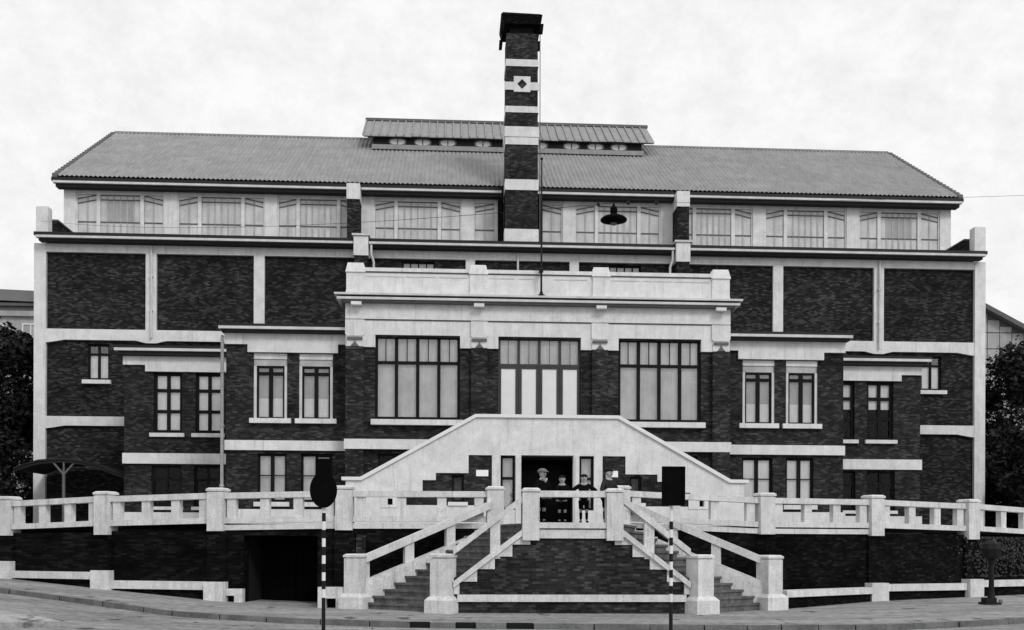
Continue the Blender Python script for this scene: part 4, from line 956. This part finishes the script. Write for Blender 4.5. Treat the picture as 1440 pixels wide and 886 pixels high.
    for s in (-1, 1):
        b = len(cp_); ex, ez = s * (.10 + elbows * .45) * k, (sh + hz) / 2 - .03 * k
        cp_ += [(s * .105 * k, -lean, sh - .035 * k, .048 * k), (ex, -lean - .02 * k, ez, .04 * k), (s * .10 * k, -lean - .12 * k, hz + .005, .03 * k)]
        ce += [(2, b), (b, b + 1), (b + 1, b + 2)]
    skin('coat', coat, t, cp_, ce, 1)
    sp_ = [(0, 0, .47 * k, .085 * k, .07 * k)]; se = []
    for s in (-1, 1):
        b = len(sp_); lowz = .27 * k if shorts else .07 * k
        sp_ += [(s * .058 * k, 0, .42 * k, .058 * k), (s * .062 * k, .005, lowz, .045 * k)]; se += [(0, b), (b, b + 1)]
    skin('shorts' if shorts else 'trousers', 'coat', t, sp_, se)
    for s in (-1, 1):
        skin('stocking', 'coat', t, [(s * .06 * k, .005, .25 * k, .037 * k), (s * .06 * k, .012, .06 * k, .028 * k)], [(0, 1)])
        skin('shoe', 'hair', t, [(s * .062 * k, .02, .03 * k, .032 * k), (s * .075 * k, -.09 * k, .022 * k, .028 * k)], [(0, 1)])
    if collar and cap == 'cap':
        bm = bmesh.new()
        for s in (-1, 1): hexa(bm, [(s * .005, -lean - .085 * k, sh - .05 * k), (s * .035 * k, -lean - .085 * k, sh + .01 * k), (s * .06 * k, -lean - .05 * k, sh + .035 * k), (s * .01, -lean - .05 * k, sh + .02 * k),
                                    (s * .005, -lean - .10 * k, sh - .05 * k), (s * .045 * k, -lean - .10 * k, sh + .01 * k), (s * .07 * k, -lean - .055 * k, sh + .045 * k), (s * .01, -lean - .06 * k, sh + .03 * k)])
        local('collar', bm, 'cloth', t)
    bm = bmesh.new(); top = .972 * k
    bmesh.ops.create_uvsphere(bm, u_segments=14, v_segments=8, radius=(.096 if cap == 'cap' else .082) * k, matrix=Matrix.Translation((0, -lean + .004, .952 * k)) @ Matrix.Diagonal((.98, 1.05, .72, 1)))
    for v in bm.verts:
        if v.co.z < .952 * k: v.co.z = .952 * k + (v.co.z - .952 * k) * .45; 
        if v.co.z < .95 * k and v.co.y < -lean - .03 * k: v.co.z = .95 * k
    if cap == 'cap':
        hexa(bm, [(-.05 * k, -lean - .13 * k, .945 * k), (.05 * k, -lean - .13 * k, .945 * k), (.06 * k, -lean - .05 * k, .955 * k), (-.06 * k, -lean - .05 * k, .955 * k), (-.05 * k, -lean - .13 * k, .953 * k), (.05 * k, -lean - .13 * k, .953 * k), (.06 * k, -lean - .05 * k, .97 * k), (-.06 * k, -lean - .05 * k, .97 * k)])
    local('cap' if cap else 'hair', bm, cap or 'hair', t, True)
    return t
def local(name, bm, mat, par, smooth=False):
    bmesh.ops.recalc_face_normals(bm, faces=bm.faces[:])
    me = bpy.data.meshes.new(name); bm.to_mesh(me); bm.free(); me.materials.append(M[mat])
    if smooth:
        for p in me.polygons: p.use_smooth = True
    o = bpy.data.objects.new(name, me); COL.objects.link(o); o.parent = par; return o
person(-.70, 25.20, 1.32, .55, 'child in a pale cap and dark jacket with white collar, beside the left landing post', 'coat', 'cap', .03, .16)
person(-.19, 25.22, 1.17, -.2, 'smallest bareheaded child in a dark jacket, second from the left behind the landing rail', 'coat', None, .04, .14)
person(.34, 25.20, 1.20, -.05, 'child in dark cap and coat with elbows spread, before the right door jamb', 'coat', 'hair', .02, .36, collar=False, hands_z=.70)
person(.93, 25.26, 1.35, .6, 'bareheaded child in a grey jacket leaning behind the right post of the landing', 'coat2', None, .05, .22)

# ------------------------------------------------------------------ trees beside the building
def tree_mesh(h, rad, seed, n):
    rnd = random.Random(seed); bm = bmesh.new()
    clumps = []
    for i in range(40):
        a = rnd.uniform(0, 6.283); q = rnd.random(); zz = h * (.06 + .92 * q); rr = rad * math.sin(math.pi * min(.97, .30 + .64 * q)) * rnd.uniform(.3, 1.0)
        clumps.append((rr * math.cos(a), rr * math.sin(a), zz, rnd.uniform(.55, 1.25) * rad * .36))
    for i in range(n):
        cx, cy, cz, cr = rnd.choice(clumps)
        d = Vector((rnd.gauss(0, 1), rnd.gauss(0, 1), rnd.gauss(0, .8))).normalized() * cr * rnd.random() ** .4
        c = Vector((cx, cy, cz)) + d; s = rnd.uniform(.07, .17)
        u = Vector((rnd.gauss(0, 1), rnd.gauss(0, 1), rnd.gauss(0, .6))).normalized(); v = u.orthogonal().normalized(); v.rotate(Matrix.Rotation(rnd.uniform(0, 6), 3, u))
        p = [c + u * s, c + v * s * .55, c - u * s, c - v * s * .55]
        bm.faces.new([bm.verts.new(q) for q in p])
    tb = bmesh.new(); bar(tb, (0, 0, 0), (0, 0, h * .55), rad * .075, rad * .04)
    for cl in clumps[::3]: bar(tb, (0, 0, h * rnd.uniform(.15, .5)), cl[:3], rad * .03, rad * .008, 5)
    return bm, tb
def tree(label, x, y, z, h, rad, seed, n, mat, cat='tree', name='tree', grp='trees beside the building'):
    t = thing(name, label, cat, (x, y, z), grp); c, tb = tree_mesh(h, rad, seed, n)
    local('crown', c, mat, t); local('trunk', tb, 'bark', t)
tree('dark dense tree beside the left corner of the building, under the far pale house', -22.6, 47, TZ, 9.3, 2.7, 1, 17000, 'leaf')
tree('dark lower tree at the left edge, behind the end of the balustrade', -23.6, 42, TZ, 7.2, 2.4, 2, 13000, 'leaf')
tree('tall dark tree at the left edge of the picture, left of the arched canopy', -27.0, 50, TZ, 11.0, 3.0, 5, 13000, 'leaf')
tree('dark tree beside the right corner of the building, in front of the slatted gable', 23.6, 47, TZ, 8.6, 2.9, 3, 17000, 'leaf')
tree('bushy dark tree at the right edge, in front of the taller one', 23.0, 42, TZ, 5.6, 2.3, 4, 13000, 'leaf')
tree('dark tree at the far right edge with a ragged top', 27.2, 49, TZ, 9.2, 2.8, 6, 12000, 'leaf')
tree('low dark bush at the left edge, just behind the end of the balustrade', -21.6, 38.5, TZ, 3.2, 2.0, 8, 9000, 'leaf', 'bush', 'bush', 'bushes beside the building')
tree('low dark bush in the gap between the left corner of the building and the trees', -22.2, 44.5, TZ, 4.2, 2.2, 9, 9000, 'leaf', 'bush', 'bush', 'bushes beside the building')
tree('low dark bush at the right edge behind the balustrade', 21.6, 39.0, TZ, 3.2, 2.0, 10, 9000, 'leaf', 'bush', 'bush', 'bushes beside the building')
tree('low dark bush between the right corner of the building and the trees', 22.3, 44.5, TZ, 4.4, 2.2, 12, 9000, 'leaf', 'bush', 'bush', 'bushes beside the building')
def ivy(label, p, q, z0, z1, n, seed):
    rnd = random.Random(seed); bm = bmesh.new(); a = Vector((p[0], p[1], 0)); e = Vector((q[0], q[1], 0)); d = (e - a).normalized(); nn = Vector((d.y, -d.x, 0)); L_ = (e - a).length
    spots = [(rnd.uniform(0, L_), rnd.uniform(z0, z1), rnd.uniform(.15, .45)) for _ in range(26)]
    for i in range(n):
        sx, sz, sr = rnd.choice(spots); c = a + d * (sx + rnd.gauss(0, sr)) + nn * rnd.uniform(.08, .2) + Vector((0, 0, min(z1, max(z0, sz + rnd.gauss(0, sr * .7)))))
        s = rnd.uniform(.03, .06); u = Vector((d.x + rnd.gauss(0, .5), d.y, rnd.gauss(0, .8))).normalized(); v = u.cross(nn + Vector((rnd.gauss(0, .5), 0, rnd.gauss(0, .5)))).normalized()
        bm.faces.new([bm.verts.new(k) for k in (c + u * s, c + v * s * .7, c - u * s, c - v * s * .7)])
    c = a.lerp(e, .5); t = thing('climbing_ivy', label, 'ivy', (c.x, c.y, z0), 'ivy on the retaining walls')
    bmesh.ops.translate(bm, verts=bm.verts[:], vec=-Vector((c.x, c.y, z0))); local('leaves', bm, 'leaf2', t)
ivy('dark ivy growing over the retaining wall behind the black street post', RP[3], RP[4], .8, 1.95, 1500, 11)

# ------------------------------------------------------------------ neighbouring houses
t = thing('neighbour_house', 'pale far house with a dark cornice behind the trees at the left edge', 'house', (-33, 64, TZ))
box('wall', 'farwall', t, -40, -26.5, 62, 72, TZ, 15.7)
bm = bmesh.new(); hexa(bm, [(-40, 61.5, 16.1), (-26.2, 61.5, 15.75), (-26.2, 72, 15.75), (-40, 72, 16.1), (-40, 62.2, 17.0), (-26.7, 62.2, 16.55), (-26.7, 71, 16.55), (-40, 71, 17.0)]); emit('roof', bm, 'farroof', t)
box('cornice', 'farroof', t, -40, -26.3, 61.6, 62.0, 15.55, 15.72)
box('frieze', 'farwall', t, -40, -26.35, 61.8, 62.0, 15.0, 15.3)
for x in (-31.0, -29.2, -27.6):
    w_ = window(x - .5, x + .5, 12.2, 14.6, 61.95, [x], [13.6], .08, .07, par=t, pane='frostdark', fmat='white')
t = thing('neighbour_house', 'far gable of slatted boards with a sloping roof edge at the right side', 'house', (33, 64, TZ))
wall('wall', 'farroof', t, [(28.5, TZ), (38, TZ), (38, 12.3), (28.5, 17.1)], [], 62.1, 63, 'dark backing of the slatted gable')
for i in range(7):
    for j in range(9):
        x0 = 28.6 + i * .78; z0 = 8 + j * 1.0; ztop = 16.95 - (x0 + .74 - 28.5) * .505
        if z0 + .1 < ztop:
            bm = bmesh.new(); zt = min(z0 + .94, ztop); bx(bm, x0, x0 + .73, 62.03, 62.098, z0, zt); emit('panel', bm, 'farwall', t)
bm = bmesh.new(); hexa(bm, [(28.2, 61.5, 17.15), (38.2, 61.5, 12.1), (38.2, 70, 12.1), (28.2, 70, 17.15), (28.2, 61.5, 17.45), (38.2, 61.5, 12.4), (38.2, 70, 12.4), (28.2, 70, 17.45)]); emit('roof', bm, 'farroof', t)
